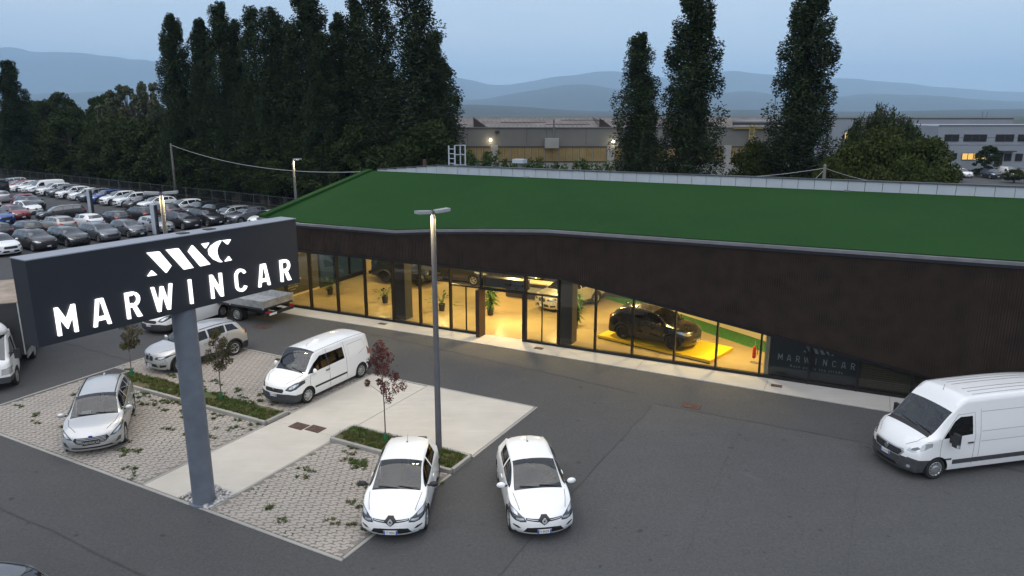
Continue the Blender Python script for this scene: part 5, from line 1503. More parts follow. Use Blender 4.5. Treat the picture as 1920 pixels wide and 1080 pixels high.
# flatbed truck
pbr('alu_bed', (.46, .47, .48), rough=.45, metal=.7, var=.25, vscale=3)
pbr('truck_frame', (.03, .03, .032), rough=.7)
def cab_truck(name, label, loc, rz, box=False):
    o = empty(name, loc, rz, label, 'truck')
    s = car_spec(L=1.95, W=2.0, H=2.25, nz=1.0, hz=1.28, ws0=.22, ws1=.85, re=1.85, rz=2.2, rb=1.95, tz=2.1, bz0=1.25, bz1=1.3, fw=.95, rw=9, bow=.12, bowr=.02, tumble=.84, hoodw=.86, z0=.38, cabw=.96, nfall=.5, rfall=.2,
                 nose=[(.2, 0), (.7, 0), (1.2, .03), (1.6, .06)], tail=[(.2, 0), (2.5, 0)], arch=.08)
    c = Cutter(car_body(s, .1, ns=8, npil=6, nr=5), s)
    c.mark([(-1.0, .3), (1.0, .3), (1.0, .62), (-1.0, .62)], 'F', 'front_bumper', 'plastic_grey', -.01, lim=0)
    c.both([(0, .3), (.62, .3), (.55, .62), (0, .62)], 'LR', 'front_bumper', 'plastic_grey', -.01, lim=0)
    ws = np.linspace(.26, .86, 6)
    c.mark([(d, float(s['hw'](d) * s['wr'](d)) - .02) for d in ws] + [(d, -float(s['hw'](d) * s['wr'](d)) + .02) for d in ws[::-1]], 'T', 'windscreen', 'lot_glass', .006)
    c.both([(.45, 1.30), (1.5, 1.34), (1.5, 1.98), (.95, 1.98)], 'LR', 'side_window', 'lot_glass', .01)
    c.both(strip([(.42, .62), (.40, 1.28), (.92, 2.05), (1.56, 2.06), (1.6, .62)], .02), 'LR', 'door_seam', 'seam_dark', .003)
    c.mark([(-.5, .72), (.5, .72), (.55, .86), (-.55, .86)], 'F', 'grille', 'plastic_black', .01)
    c.both([(.66, .70), (.98, .72), (.98, 1.0), (.70, .94)], 'F', 'headlamp', 'lamp_clear', 0, lim=.03)
    c.both(circle(.95, .36, .45, 20), 'LR', delete=True, lim=.02)
    root_parts = c.split(o, 'van_white', glass='lot_glass')
    for ch in o.children: ch.location.x += 1.55          # cab sits over the front axle
    for sd in (1, -1):
        MB().box((1.55 + .55, sd * 1.22, 1.45), (.1, .2, .38)).build('mirror', 'plastic_black', o)
        MB().bar((1.55 + .55, sd * .95, 1.5), (1.55 + .55, sd * 1.18, 1.5), .05).build('mirror_arm', 'plastic_black', o)
        MB().bar((2.2, sd * .38, .55), (-3.9, sd * .38, .55), .1, .2).build('chassis_rail', 'truck_frame', o)
    tm, rm, dm = wheel_meshes(.36, .22, 10, 'cap')
    for x, dual in ((1.575, False), (-2.0, True)):
        for sd in (1, -1):
            for k in ((0, -.25) if dual else (0,)):
                w = bpy.data.objects.new('wheel', tm); link(w, o); w.location = (x, sd * (.88 + k), .36); w.rotation_euler = (0, 0, 0 if sd > 0 else math.pi)
                q = bpy.data.objects.new('rim', rm); link(q, w)
    MB().bx(-2.5, -1.5, -.95, .95, .78, .80).build('mudguard', 'plastic_black', o)
    if not box:
        MB().bx(-4.05, .55, -1.08, 1.08, .86, .96).build('deck', 'truck_frame', o)
        MB().bx(-4.0, .5, -1.04, 1.04, .961, .975).build('deck_sheet', 'alu_bed', o)
        for sd in (1, -1):
            for k in range(3): MB().bx(-4.03, .53, sd * 1.065 - .018, sd * 1.065 + .018, .97 + .125 * k, 1.085 + .125 * k).build('side_board', 'alu_bed', o)
            for x in (-4.05, -1.7, .55): MB().bx(x - .04, x + .04, sd * 1.07 - .03, sd * 1.07 + .03, .9, 1.36).build('stake', 'alu_bed', o)
        for k in range(3):
            MB().bx(-4.09, -4.05, -1.03, 1.03, .97 + .125 * k, 1.085 + .125 * k).build('tail_board', 'alu_bed', o)
        for k in range(5): MB().bx(.53, .57, -1.03, 1.03, .97 + .15 * k, 1.10 + .15 * k).build('head_board', 'alu_bed', o)
        MB().bx(-4.15, -4.0, -1.0, 1.0, .50, .64).build('rear_bumper', 'plastic_black', o)
        for sd in (1, -1): MB().bx(-4.18, -4.14, sd * .85 - .16, sd * .85 + .16, .66, .78).build('tail_lamp', 'lamp_red', o)
        MB().bx(-4.17, -4.152, .25, .77, .52, .63).build('number_plate', 'plate_white', o)
    else:
        pbr('tarp_dark', (.02, .021, .024), rough=.6, var=.2, vscale=2); pbr('tarp_tan', (.30, .24, .19), rough=.8, var=.25, vscale=1.5)
        MB().bx(-4.5, .45, -1.12, 1.12, .9, 3.15).build('curtain_box', 'tarp_dark', o)
        MB().bx(-4.52, .47, -1.14, 1.14, 3.151, 3.19).build('box_roof', 'tarp_tan', o)
        for sd in (1, -1):
            for x in (-4.48, -2.85, -1.2, .43): MB().bx(x - .03, x + .03, sd * 1.135 - .02, sd * 1.135 + .02, .9, 3.15).build('box_post', 'alu_bed', o)
            for z in (1.5, 2.3): MB().bx(-4.48, .43, sd * 1.13 - .012, sd * 1.13 + .012, z, z + .03).build('curtain_strap', 'alu_bed', o)
            MB().bx(-4.4, -.2, sd * 1.06 - .02, sd * 1.06 + .02, .55, .86).build('side_guard', 'alu_bed', o)
        bm = bmesh.new(); bmesh.ops.create_uvsphere(bm, u_segments=18, v_segments=10, radius=1)
        for v in bm.verts: v.co = Vector((v.co.x * .62 + 1.5, v.co.y * .92, max(0, v.co.z) * .62 + 2.2))
        me = bpy.data.meshes.new('roof_spoiler'); bm.to_mesh(me); bm.free(); mesh_obj('roof_spoiler', me, 'van_white', o, True)
    return o
ft = cab_truck('flatbed_truck', 'white truck with empty aluminium flatbed parked by the gable end of the showroom', (-12.36 - .891 * 4.05, 37.07 + .454 * 4.05, 0), R(153))
bt = cab_truck('curtain_truck', 'white-cabbed truck with dark curtain box at the left edge', (-21.1 - .39 * 1.575, 27.56 + .92 * 1.575, 0), R(-67), True)

# cars inside the showroom
r, s_ = make_offroader('navy_paint')
place(r, FW(2.1, 8.05, .062), FA + R(0), 'boxy dark blue off-road car standing deep inside the showroom', 'car')
r, s_ = make_suv('dark_paint', hero=True, kidney=False, rim='rim_silver')
place(r, FW(5.3, 10.0, .062), FA + R(-2), 'dark sport utility car behind the off-road car inside the showroom', 'car')
dark_src = r
r, s_ = make_suv('beige_paint', hero=True, kidney=True)
place(r, FW(13.9, 7.3, .062), FA + R(-112), 'pale silver sport utility car facing the entrance inside the showroom', 'car')
r, s_ = make_suv('black_paint', hero=True, kidney=False, rim='rim_dark', sporty=True)
place(r, FW(20.15, 2.62, .221), FA + R(-14), 'glossy black sport utility car on the yellow podium', 'car')
r = copy_tree(dark_src); place(r, FW(8.9, 10.6, .062), FA + R(-6), 'dark sport utility car nearest the reception desk inside the showroom', 'car')
for o in r.children:
    if 'paint' in o.keys(): o.material_slots[0].link = 'OBJECT'; o.material_slots[0].material = MATS['black_paint']

# ---------------------------------------------------------------- car park beyond the sign
CUR_GLASS[0] = 'lot_glass'
lot_src = {}
lot_src['hatch'] = make_hatch('white_paint', 'plastic_black', 'FT 214KL', hero=False)[0]
lot_src['estate'] = make_estate('silver_paint', hero=False)[0]
lot_src['suv'] = make_suv('pearl_silver', hero=False, kidney=False)[0]
lot_src['coupe'] = make_suv('pearl_silver', hero=False, kidney=False, sporty=True)[0]
lot_src['van'] = make_small_van('white_paint', hero=False, windows=False)[0]
for k, (zx, zz) in {'coupe': (1.0, .95)}.items(): lot_src[k].scale = (zx, 1, zz)
lot_used = set()
ORD = ['first', 'second', 'third', 'fourth', 'fifth', 'sixth', 'seventh', 'eighth', 'ninth', 'tenth', 'eleventh', 'twelfth', 'thirteenth', 'fourteenth', 'fifteenth', 'sixteenth', 'seventeenth', 'eighteenth', 'nineteenth', 'twentieth', 'twenty-first', 'twenty-second', 'twenty-third']
CN = {'white_paint': 'white', 'van_white': 'white', 'silver_paint': 'silver', 'pearl_silver': 'silver', 'grey_paint': 'grey', 'dark_paint': 'dark', 'brown_paint': 'dark brown', 'black_paint': 'black', 'blue_paint': 'blue', 'red_paint': 'red', 'navy_paint': 'dark blue', 'beige_paint': 'beige'}
def lot_car(kind, col, x, y, hd, label, group):
    src = lot_src[kind]
    if kind not in lot_used: r = src; lot_used.add(kind)
    else: r = copy_tree(src)
    for o in r.children:
        if 'paint' in o.keys(): o.material_slots[0].link = 'OBJECT'; o.material_slots[0].material = MATS[col]
    r.location = (x, y, 0); r.rotation_euler = (0, 0, hd + R(rng.uniform(-2, 2))); tag(r, label, 'van' if kind == 'van' else 'car', group)
# fence row: noses towards the camera, row runs from far left to the roof edge
row_a, row_b = Vector((-74.5, 104.6, 0)), Vector((-25.5, 69.4, 0)); rd = (row_b - row_a).normalized(); hd_f = math.atan2(-rd.x, rd.y) ; nose = Vector((math.cos(hd_f), math.sin(hd_f), 0))
if nose.y > 0: nose = -nose; hd_f = math.atan2(nose.y, nose.x)
fence_row = [('suv', 'silver_paint'), ('hatch', 'red_paint'), ('estate', 'white_paint'), ('suv', 'white_paint'), ('van', 'white_paint'), ('suv', 'white_paint'), ('suv', 'grey_paint'), ('coupe', 'white_paint'), ('hatch', 'white_paint'), ('suv', 'grey_paint'), ('suv', 'blue_paint'), ('suv', 'white_paint'),
             ('suv', 'white_paint'), ('estate', 'brown_paint'), ('coupe', 'white_paint'), None, ('suv', 'white_paint'), ('suv', 'dark_paint'), ('suv', 'black_paint'), ('estate', 'silver_paint'), ('suv', 'grey_paint'), ('hatch', 'white_paint')]
nrow = len(fence_row); cnt = 0
for i, it in enumerate(fence_row):
    if it is None: continue
    c = row_a.lerp(row_b, i / (nrow - 1)) - nose * (2.2 + rng.uniform(-.25, .25)); kind, col = it
    lot_car(kind, col, c.x, c.y, hd_f, f'{CN[col]} {"van" if kind == "van" else "car"}, {ORD[cnt]} from the left in the row along the fence', 'cars parked along the fence'); cnt += 1
# nearest double row: one line of noses facing right, one line of tails behind it
hd_n = math.atan2(-.545, .838); nd = Vector((.838, -.545, 0)); rr_ = Vector((.545, .838, 0))
near = [('suv', 'dark_paint'), ('suv', 'black_paint'), ('suv', 'white_paint'), ('suv', 'brown_paint'), ('estate', 'black_paint'), ('estate', 'grey_paint'), ('hatch', 'grey_paint'), ('hatch', 'silver_paint'), ('suv', 'dark_paint'), ('suv', 'dark_paint')]
p0 = Vector((-38.4, 55.1, 0)) - rr_ * 5.37
for i, (kind, col) in enumerate(near):
    c = p0 + rr_ * (2.62 * i) - nd * 2.25
    lot_car(kind, col, c.x, c.y, hd_n, f'{CN[col]} car, {ORD[i]} from the camera in the row facing the sign', 'cars parked facing the sign')
back = [('suv', 'dark_paint'), ('hatch', 'dark_paint'), ('coupe', 'beige_paint'), ('hatch', 'white_paint'), ('hatch', 'black_paint'), ('suv', 'brown_paint'), ('suv', 'grey_paint')]
p1 = Vector((-43.4, 61.4, 0))
for i, (kind, col) in enumerate(back):
    c = p1 + rr_ * (2.66 * i) - nd * 2.2
    lot_car(kind, col, c.x, c.y, hd_n + math.pi, f'{CN[col]} car seen from behind, {ORD[i]} from the left in its row', 'cars parked tail to tail with the near row')
# loose group beyond
loose = [('coupe', 'blue_paint', -51.6, 72.2, hd_n, 'bright blue car at the left edge beside a red saloon'), ('hatch', 'red_paint', -52.0, 75.6, hd_n, 'dark red car facing right between the blue and the white one'), ('estate', 'black_paint', -46.9, 75.2, R(222), 'black car standing across the aisle in front of the red one'),
         ('hatch', 'white_paint', -53.2, 79.5, hd_n, 'white car with dark roof behind the red one'), ('suv', 'white_paint', -60.5, 83.2, hd_n + math.pi, 'white car seen from behind near the left edge'), ('hatch', 'red_paint', -58.6, 87.0, hd_n + math.pi, 'small red car seen from behind in the far aisle'), ('suv', 'dark_paint', -62.5, 79.5, hd_n + math.pi, 'dark car seen from behind at the left edge of the far aisle'), ('estate', 'silver_paint', -64.0, 90.2, hd_n + math.pi, 'silver car seen from behind close to the dark shelter'), ('suv', 'black_paint', -55.2, 83.0, hd_n, 'black car facing right behind the white one with dark roof')]
for kind, col, x, y, h, lb in loose: lot_car(kind, col, x, y, h, lb, 'cars standing loose in the far aisle')
# light commercial half hidden behind the sign, near the trucks
lot_car('van', 'white_paint', -17.15, 36.85, R(-112), 'white van with dark bumper half hidden behind the sign', None)
CUR_GLASS[0] = 'car_glass'
# ---------------------------------------------------------------- vegetation
def leaf_mat(name, c1, c2, scale=.6, trans=.25):
    m, n, l, b = node_mat(name)
    g = n.new('ShaderNodeNewGeometry'); oi = n.new('ShaderNodeObjectInfo')
    f = N_ramp(n, l, N_noise(n, l, g.outputs['Position'], scale, 4, .6), .35, .65)
    col = N_mix(n, l, f, c1, c2)
    f2 = N_ramp(n, l, g.outputs['Random Per Island'], 0, 1, 0, .4)
    col = N_mix(n, l, f2, col, tuple(min(1, x * 1.45) for x in c2))
    l.new(col, b.inputs['Base Color']); b.inputs['Roughness'].default_value = .75; b.inputs['Specular IOR Level'].default_value = .1
    MATS[name] = m
leaf_mat('leaf_poplar', (.018, .029, .013), (.028, .042, .020))
leaf_mat('leaf_wood', (.015, .026, .009), (.030, .043, .013), .3)
leaf_mat('leaf_pale', (.06, .075, .045), (.08, .09, .055), .4)
leaf_mat('leaf_bush', (.024, .038, .010), (.044, .054, .013), .5)
leaf_mat('leaf_sapling', (.045, .055, .022), (.075, .062, .035), 2.0)
leaf_mat('leaf_burgundy', (.075, .028, .030), (.11, .045, .042), 2.0)
leaf_mat('leaf_shiny', (.030, .075, .02), (.05, .10, .03), 3.0)
leaf_mat('leaf_vine', (.040, .065, .022), (.055, .085, .028), 1.0)
pbr('bark', (.075, .062, .05), rough=.9, var=.35, vscale=5, bump=.6, bscale=20)
pbr('bark_pale', (.14, .115, .09), rough=.9, var=.3, vscale=8)
pbr('pot_dark', (.022, .023, .025), rough=.5)
pbr('guard_green', (.02, .16, .07), rough=.5)

def leaf_quads(P, size, rs, droop=0.0, aspect=.62, outward=None):
    """one folded leaf (two triangles sharing the midrib) at each point of P"""
    n = len(P)
    d = rs.normal(0, 1, (n, 3));
    if outward is not None: d = d * .8 + outward
    d[:, 2] -= droop; d /= np.linalg.norm(d, axis=1)[:, None] + 1e-9
    a = rs.normal(0, 1, (n, 3)); s = np.cross(d, a); s /= np.linalg.norm(s, axis=1)[:, None] + 1e-9
    sz = size * rs.uniform(.6, 1.35, n)[:, None]
    nn = np.cross(d, s)
    base = P - d * sz * .5; tip = P + d * sz * .5
    l_ = P + s * sz * aspect * .5 + nn * sz * .12; r_ = P - s * sz * aspect * .5 + nn * sz * .12
    V = np.stack([base, l_, tip, r_], 1).reshape(-1, 3)
    k = np.arange(n)[:, None] * 4
    F = np.concatenate([k + np.array([[0, 2, 1]]), k + np.array([[0, 3, 2]])])
    return V, F
def clump_points(rs, centres, radii, per):
    out, nrm = [], []
    for c, r in zip(centres, radii):
        v = rs.normal(0, 1, (per, 3)); v /= np.linalg.norm(v, axis=1)[:, None]
        k = rs.uniform(.25, 1.0, per) ** .55
        out.append(np.asarray(c) + v * np.asarray(r) * k[:, None]); nrm.append(v)
    return np.concatenate(out), np.concatenate(nrm)
def crown_mesh(name, rs, centres, radii, per, size, **kw):
    P, Nn = clump_points(rs, centres, radii, per)
    V, F = leaf_quads(P, size, rs, outward=Nn * .6, **kw)
    return np_mesh(name, V, F)
def poplar_meshes(seed, h=22.0, rmax=2.2, forks=1):
    rs = np.random.RandomState(seed); C, Rd = [], []; tr = MB()
    for f in range(forks):
        ox, oy = (0, 0) if f == 0 else rs.uniform(-1.3, 1.3, 2); hh = h * (1 if f == 0 else rs.uniform(.55, .9))
        tr.tube([(ox * .3, oy * .3, 0), (ox * .7, oy * .7, hh * .3), (ox, oy, hh * .65), (ox, oy, hh * .95)], [.32, .24, .12, .03], 8)
        n = int(300 * (1 if f == 0 else .6))
        for i in range(n):
            z = hh * (.08 + .90 * (i + rs.rand()) / n); k = z / hh
            env = rmax * (1 if f == 0 else .75) * np.interp(k, [0, .12, .35, .65, .88, 1], [.8, 1.05, 1.05, .88, .60, .22])
            a = rs.uniform(0, 2 * np.pi); r = env * rs.uniform(.1, .82)
            C.append((ox + r * math.cos(a), oy + r * math.sin(a), z)); q = rs.uniform(.15, .27) * env + .13
            Rd.append((q, q, q * rs.uniform(1.6, 2.6)))
            if i % 3 == 0: tr.tube([(ox, oy, z - 1.4), (ox + r * math.cos(a) * .8, oy + r * math.sin(a) * .8, z)], [.05, .015], 5)
    per = int(60000 / len(C))
    return crown_mesh('crown', rs, C, Rd, per, .175), tr.mesh('trunk')
def broad_meshes(seed, h=10.0, rmax=4.0, size=.30, leaves=15000, airy=False):
    rs = np.random.RandomState(seed); C, Rd = [], []; tr = MB()
    tr.tube([(0, 0, 0), (.1, .05, h * .25), (.2, -.1, h * .5), (.1, 0, h * .8)], [.26, .2, .13, .04], 8)
    n = 70 if not airy else 46
    for i in range(n):
        k = rs.rand() ** .8; z = h * (.16 + .80 * k)
        env = rmax * np.interp(k, [0, .3, .6, .85, 1], [.75, 1, .92, .62, .25])
        a = rs.uniform(0, 2 * np.pi); r = env * math.sqrt(rs.uniform(.08, 1)) * .9
        C.append((r * math.cos(a), r * math.sin(a), z)); q = rs.uniform(.16, .30) * rmax * (1 if not airy else .6); Rd.append((q, q, q * rs.uniform(.6, .95)))
        if i % 3 == 0 or airy: tr.tube([(.15, 0, max(h * .2, z - h * .25)), (r * .5 * math.cos(a), r * .5 * math.sin(a), z - h * .06), (r * math.cos(a), r * math.sin(a), z)], [.08, .04, .012], 5)
    return crown_mesh('crown', rs, C, Rd, int(leaves / n), size), tr.mesh('trunk')
def tree(name, meshes, loc, sx, sz, rz, label, cat, group, leaf, bark='bark'):
    o = empty(name, loc, rz, label, cat, group); o.scale = (sx, sx, sz)
    for nm, me, mt in (('crown', meshes[0], leaf), ('trunk', meshes[1], bark)):
        if not me.materials: me.materials.append(MATS[mt])
        q = bpy.data.objects.new(nm, me); link(q, o)
        if q.material_slots[0].material != MATS[mt]: q.material_slots[0].link = 'OBJECT'; q.material_slots[0].material = MATS[mt]
    return o
def px(x, y, Y):
    """point at depth Y seen at photo position x, y (camera at 0,0,10.8 pitched 13.6 degrees down)"""
    u, v = (x - 960) / 1360, (540 - y) / 1360; c, s_ = math.cos(R(13.6)), math.sin(R(13.6)); k = Y / (c + v * s_)
    return Vector((u * k, Y, 10.8 + k * (-s_ + v * c)))
POP = [poplar_meshes(21, forks=1), poplar_meshes(22, forks=2), poplar_meshes(23, forks=2, rmax=2.5), poplar_meshes(24, forks=1, rmax=1.9), poplar_meshes(25, forks=3, rmax=2.3)]
prng = random.Random(17)
pop_row = [(318, 26, 92, 4.4), (372, 34, 91, 4.4), (408, 2, 90, 4.6), (438, 34, 92, 4.0), (470, 10, 88, 4.6), (505, 12, 87, 4.8), (535, 40, 90, 4.2), (572, -34, 85, 5.8), (634, 24, 83, 4.6), (664, -10, 85, 4.8), (700, -40, 81, 5.6), (776, -60, 79, 6.2), (812, 58, 78, 4.4), (598, 60, 80, 4.2)]
pl_names = ['leftmost', 'second', 'third', 'fourth', 'fifth', 'sixth', 'seventh', 'eighth', 'ninth', 'tenth', 'eleventh', 'twelfth', 'thirteenth', 'fourteenth']
for i, (x, yt, Y, w) in enumerate(sorted(pop_row)):
    t = px(x, yt, Y)
    tree('poplar_tree', POP[(i * 2 + (i % 3)) % 5], (t.x, Y, 0), w * 1.28 / 4.4, t.z / 22.0, prng.uniform(0, 6.28), f'dark columnar poplar, {pl_names[i]} from the left in the tall row', 'tree', 'poplars in the tall row', 'leaf_poplar')
for x, yt, Y, w, v, lb in ((1200, 60, 66, 5.2, 1, 'shortest of the three free-standing poplars behind the turf roof'), (1310, -46, 66, 6.2, 0, 'tall middle poplar of the three behind the turf roof'), (1528, -50, 67, 6.6, 0, 'tall rightmost poplar of the three behind the turf roof')):
    t = px(x, yt, Y); tree('poplar_tree', POP[v], (t.x, Y, 0), w / 4.4, t.z / 22.0, prng.uniform(0, 6.28), lb, 'tree', 'free-standing poplars', 'leaf_poplar')
BRO = [broad_meshes(41), broad_meshes(42, rmax=4.6), broad_meshes(43, rmax=3.6), broad_meshes(44, rmax=4.2, leaves=7000, airy=True)]
# the wood behind the car park fence
fl_a, fl_b = Vector((-112, 141, 0)), Vector((-13, 70.5, 0)); fd = (fl_b - fl_a).normalized(); fn = Vector((-fd.y, fd.x, 0))
for row, (offs, step, h0, h1) in enumerate(((4.0, 4.4, 7.4, 10.2), (11.0, 5.4, 9.6, 13.0), (19.0, 6.4, 11.5, 14.8))):
    d = prng.uniform(0, 3)
    while d < (fl_b - fl_a).length - offs * .9 + 2:
        p = fl_a + fd * d + fn * (offs + prng.uniform(-1.2, 1.2)); h = prng.uniform(h0, h1)
        if row == 2 and d > 62: h *= .8
        tree('woodland_tree', BRO[prng.randrange(3)], (p.x, p.y, 0), prng.uniform(.85, 1.2), h / 10.0, prng.uniform(0, 6.28), 'leafy tree in the dark wood behind the car park fence', 'tree', 'trees of the wood behind the fence', 'leaf_wood')
        d += step * prng.uniform(.8, 1.2)
tt = px(12, 112, 118); tree('poplar_tree', POP[3], (tt.x, 118, 0), 1.5, tt.z / 22, 1.0, 'dark poplar rising from the wood at the left edge', 'tree', None, 'leaf_poplar')
for x, yt, Y, w in ((232, 158, 112, 1.3), (275, 152, 110, 1.05)):
    tt = px(x, yt, Y); tree('pale_tree', BRO[3], (tt.x, Y, 0), w, tt.z / 10, x, {232: 'pale grey-green airy tree above the wood left of the poplars', 275: 'pale airy tree touching the leftmost poplar'}[x], 'tree', None, 'leaf_pale')
tt = px(800, 232, 70); tree('woodland_tree', BRO[1], (tt.x, 70, 0), .9, tt.z / 10, 2.2, 'broad dark tree at the right end of the poplar row', 'tree', None, 'leaf_wood')
# right-hand greenery behind the roof
tt = px(1660, 205, 74)
def willow():
    rs = np.random.RandomState(61); P = []; tr = MB(); tr.tube([(0, 0, 0), (.2, 0, 4), (0, .2, 7.5)], [.35, .28, .1], 8)
    for i in range(260):
        a = rs.uniform(0, 2 * np.pi); r = 3.6 * math.sqrt(rs.rand()); z0 = 9.6 - .16 * r * r + rs.normal(0, .3); L_ = rs.uniform(1.8, 4.5)
        k = np.linspace(0, 1, 46); x = r * math.cos(a) * (1 + .12 * k); y = r * math.sin(a) * (1 + .12 * k)
        P.append(np.c_[x, y, z0 - L_ * k] + rs.normal(0, .10, (46, 3)))
        if i % 6 == 0: tr.tube([(0, 0, 6.5), (r * .6 * math.cos(a), r * .6 * math.sin(a), z0 + .1), (r * math.cos(a), r * math.sin(a), z0)], [.06, .035, .01], 5)
    V, F = leaf_quads(np.concatenate(P), .30, rs, droop=1.6, aspect=.35); return np_mesh('crown', V, F), tr.mesh('trunk')
tree('willow_tree', willow(), (tt.x, 74, 0), 1.0, tt.z / 9.8, .5, 'weeping willow rising behind the round bushes on the right', 'tree', None, 'leaf_wood')
BUS = [broad_meshes(51, h=6, rmax=3.2, size=.24, leaves=12000), broad_meshes(52, h=6, rmax=3.6, size=.24, leaves=12000)]
for x, yt, Y, w, v, lb in ((1600, 268, 62, 1.0, 0, 'yellow-green bush next to the rightmost poplar'), (1668, 246, 66, 1.15, 1, 'largest round yellow-green bush under the willow'), (1742, 262, 64, 1.0, 0, 'round yellow-green bush nearest the office block'), (1712, 300, 58, .8, 1, 'low yellow-green bush in front of the others'), (1418, 268, 70, .85, 1, 'orange-tinged bush between the two tall poplars'), (1560, 300, 58, .6, 0, 'low bush at the foot of the rightmost poplar')):
    t = px(x, yt, Y); tree('bush', BUS[v], (t.x, Y, 0), w, t.z / 6, prng.uniform(0, 6), lb, 'bush', 'bushes behind the roof', 'leaf_bush', 'bark')
# climbing shoots along the back of the parapet
rs = np.random.RandomState(71)
for x, yt, lb in ((883, 284, 'leafy shoots beside the roof ladder'), (920, 286, 'leafy shoots behind the white vent box'), (965, 300, 'small leafy shoot left of the wall heater'), (1005, 296, 'dense leafy shoots below the wall heater'), (1040, 302, 'leafy shoots right of the wall heater'), (1085, 302, 'leafy shoots in the middle of the parapet'), (1125, 306, 'low leafy shoots close to the shortest poplar')):
    t = px(x, yt, 64); h = t.z; C, Rd = [], []; tr = MB()
    for i in range(9):
        ox = rs.normal(0, .55); oy = rs.normal(0, .4); hh = h * rs.uniform(.86, 1.0); tr.tube([(ox * .4, oy * .4, 0), (ox, oy, hh)], [.03, .01], 5)
        for k in range(8): C.append((ox + rs.normal(0, .08), oy, hh - k * .42)); Rd.append((.28, .28, .3))
    me = crown_mesh('crown', rs, C, Rd, 34, .2)
    tree('climbing_shrub', (me, tr.mesh('trunk')), (t.x, 64, 0), 1, 1, 0, lb, 'shrub', 'shrubs behind the parapet', 'leaf_vine')
# saplings in the beds
def sapling(seed, h, r0, leaves, narrow=False):
    rs = np.random.RandomState(seed); tr = MB(); C, Rd = [], []
    tr.tube([(0, 0, 0), (.02, .01, h * .4), (-.01, .02, h * .7), (0, 0, h)], [.024, .02, .014, .005], 6)
    for i in range(24 if narrow else 30):
        z = h * rs.uniform(.42, 1.0); k = (z / h - .42) / .58; a = rs.uniform(0, 6.28)
        r = r0 * (np.interp(k, [0, .3, .7, 1], [.6, 1, .9, .3]) if not narrow else np.interp(k, [0, .2, .6, 1], [.5, .85, .6, .25])) * rs.uniform(.2, 1)
        C.append((r * math.cos(a), r * math.sin(a), z + r * .3)); q = rs.uniform(.09, .17) if narrow else rs.uniform(.12, .2); Rd.append((q, q, q * (1.5 if narrow else 1.0)))
        tr.tube([(0, 0, z - r * .5), (r * math.cos(a), r * math.sin(a), z + r * .3)], [.01, .004], 4)
    P, Nn = clump_points(rs, C, Rd, int(leaves / len(C))); V, F = leaf_quads(P, .085, rs, outward=Nn * .5, aspect=.4, droop=.3)
    return np_mesh('crown', V, F), tr.mesh('trunk')
for (p, q), sd, h, r0, lf, nar, lb in (((16.4, 5.75), 81, 2.75, .58, 'leaf_sapling', False, 'thin sapling left of the sign post with small olive-brown crown'), ((10.95, 5.7), 82, 2.75, .62, 'leaf_sapling', False, 'thin sapling right of the sign post with small olive-brown crown'), ((3.1, 5.75), 83, 3.3, .98, 'leaf_burgundy', True, 'slim young tree with burgundy leaves in the short bed')):
    loc = SQ(p, q, .10); o = tree('sapling', sapling(sd, h, r0, 2800 if not nar else 2400, nar), loc, 1, 1, sd, lb, 'sapling', 'saplings in the beds', lf, 'bark_pale')
    MB().lathe([(.055, 0), (.062, .02), (.062, .26), (.055, .27), (.05, .0)], 10).build('trunk_guard', 'guard_green', o)
# potted plants in the showroom
def potted(st, kind, seed, label):
    rs = np.random.RandomState(seed); o = empty('potted_plant', FW(st[0], st[1], .062), 0, label, 'potted plant', 'potted plants inside the showroom')
    MB().lathe([(0, 0), (.15, 0), (.19, .36), (.20, .36), (.20, .40), (.17, .40), (.165, .34), (0, .34)], 16).build('pot', 'pot_dark', o)
    V, F = [], []
    def blade(base, d, L_, w, droop, tipw=0.0):
        n = 6; side = Vector((-d.y, d.x, 0)).normalized(); k = len(V)
        for i in range(n + 1):
            t = i / n; p = Vector(base) + d * L_ * t + Vector((0, 0, -droop * t * t * L_)); ww = w * math.sin(math.pi * min(.97, .12 + .88 * t)) if not tipw else (w * .25 + (tipw if t > .72 else 0) * math.sin(math.pi * min(1, max(0, (t - .72) / .28))))
            V.extend([tuple(p - side * ww), tuple(p + side * ww)])
        F.extend([(k + 2 * i, k + 2 * i + 1, k + 2 * i + 3, k + 2 * i + 2) for i in range(n)])
    if kind == 'tall':
        for i in range(260):
            z = .5 + 1.35 * rs.rand(); a = rs.uniform(0, 6.28); up = rs.uniform(-.1, .7); d = Vector((math.cos(a), math.sin(a), up)).normalized(); blade((0, 0, z), d, rs.uniform(.4, .66), .045, .5)
        MB().tube([(0, 0, .34), (.03, 0, 1.0), (0, .02, 1.7)], [.05, .04, .03], 6).build('stem', 'bark_pale', o)
    else:
        for i in range(34):
            a = rs.uniform(0, 6.28); up = rs.uniform(.5, 2.6); d = Vector((math.cos(a), math.sin(a), up)).normalized(); blade((rs.normal(0, .05), rs.normal(0, .05), .34), d, rs.uniform(.9, 1.4), .035, rs.uniform(.25, .6), tipw=.07)
        MB().tube([(0, 0, .3), (0, 0, .42)], [.07, .05], 6).build('stem', 'bark_pale', o)
    me = bpy.data.meshes.new('leaves'); me.from_pydata(V, [], F); me.update(); mesh_obj('leaves', me, 'leaf_shiny', o)
potted((-.1, 3.3), 'low', 91, 'potted plant with long stalks nearest the printed wall')
potted((4.1, 3.1), 'low', 92, 'potted plant with long stalks left of the dark column')
potted((7.95, 3.1), 'low', 93, 'potted plant with long stalks behind the lamp post')
potted((10.8, 3.5), 'tall', 94, 'tall bushy potted plant just inside the open entrance')
potted((15.75, 3.4), 'tall', 95, 'tall bushy potted plant right of the second column')
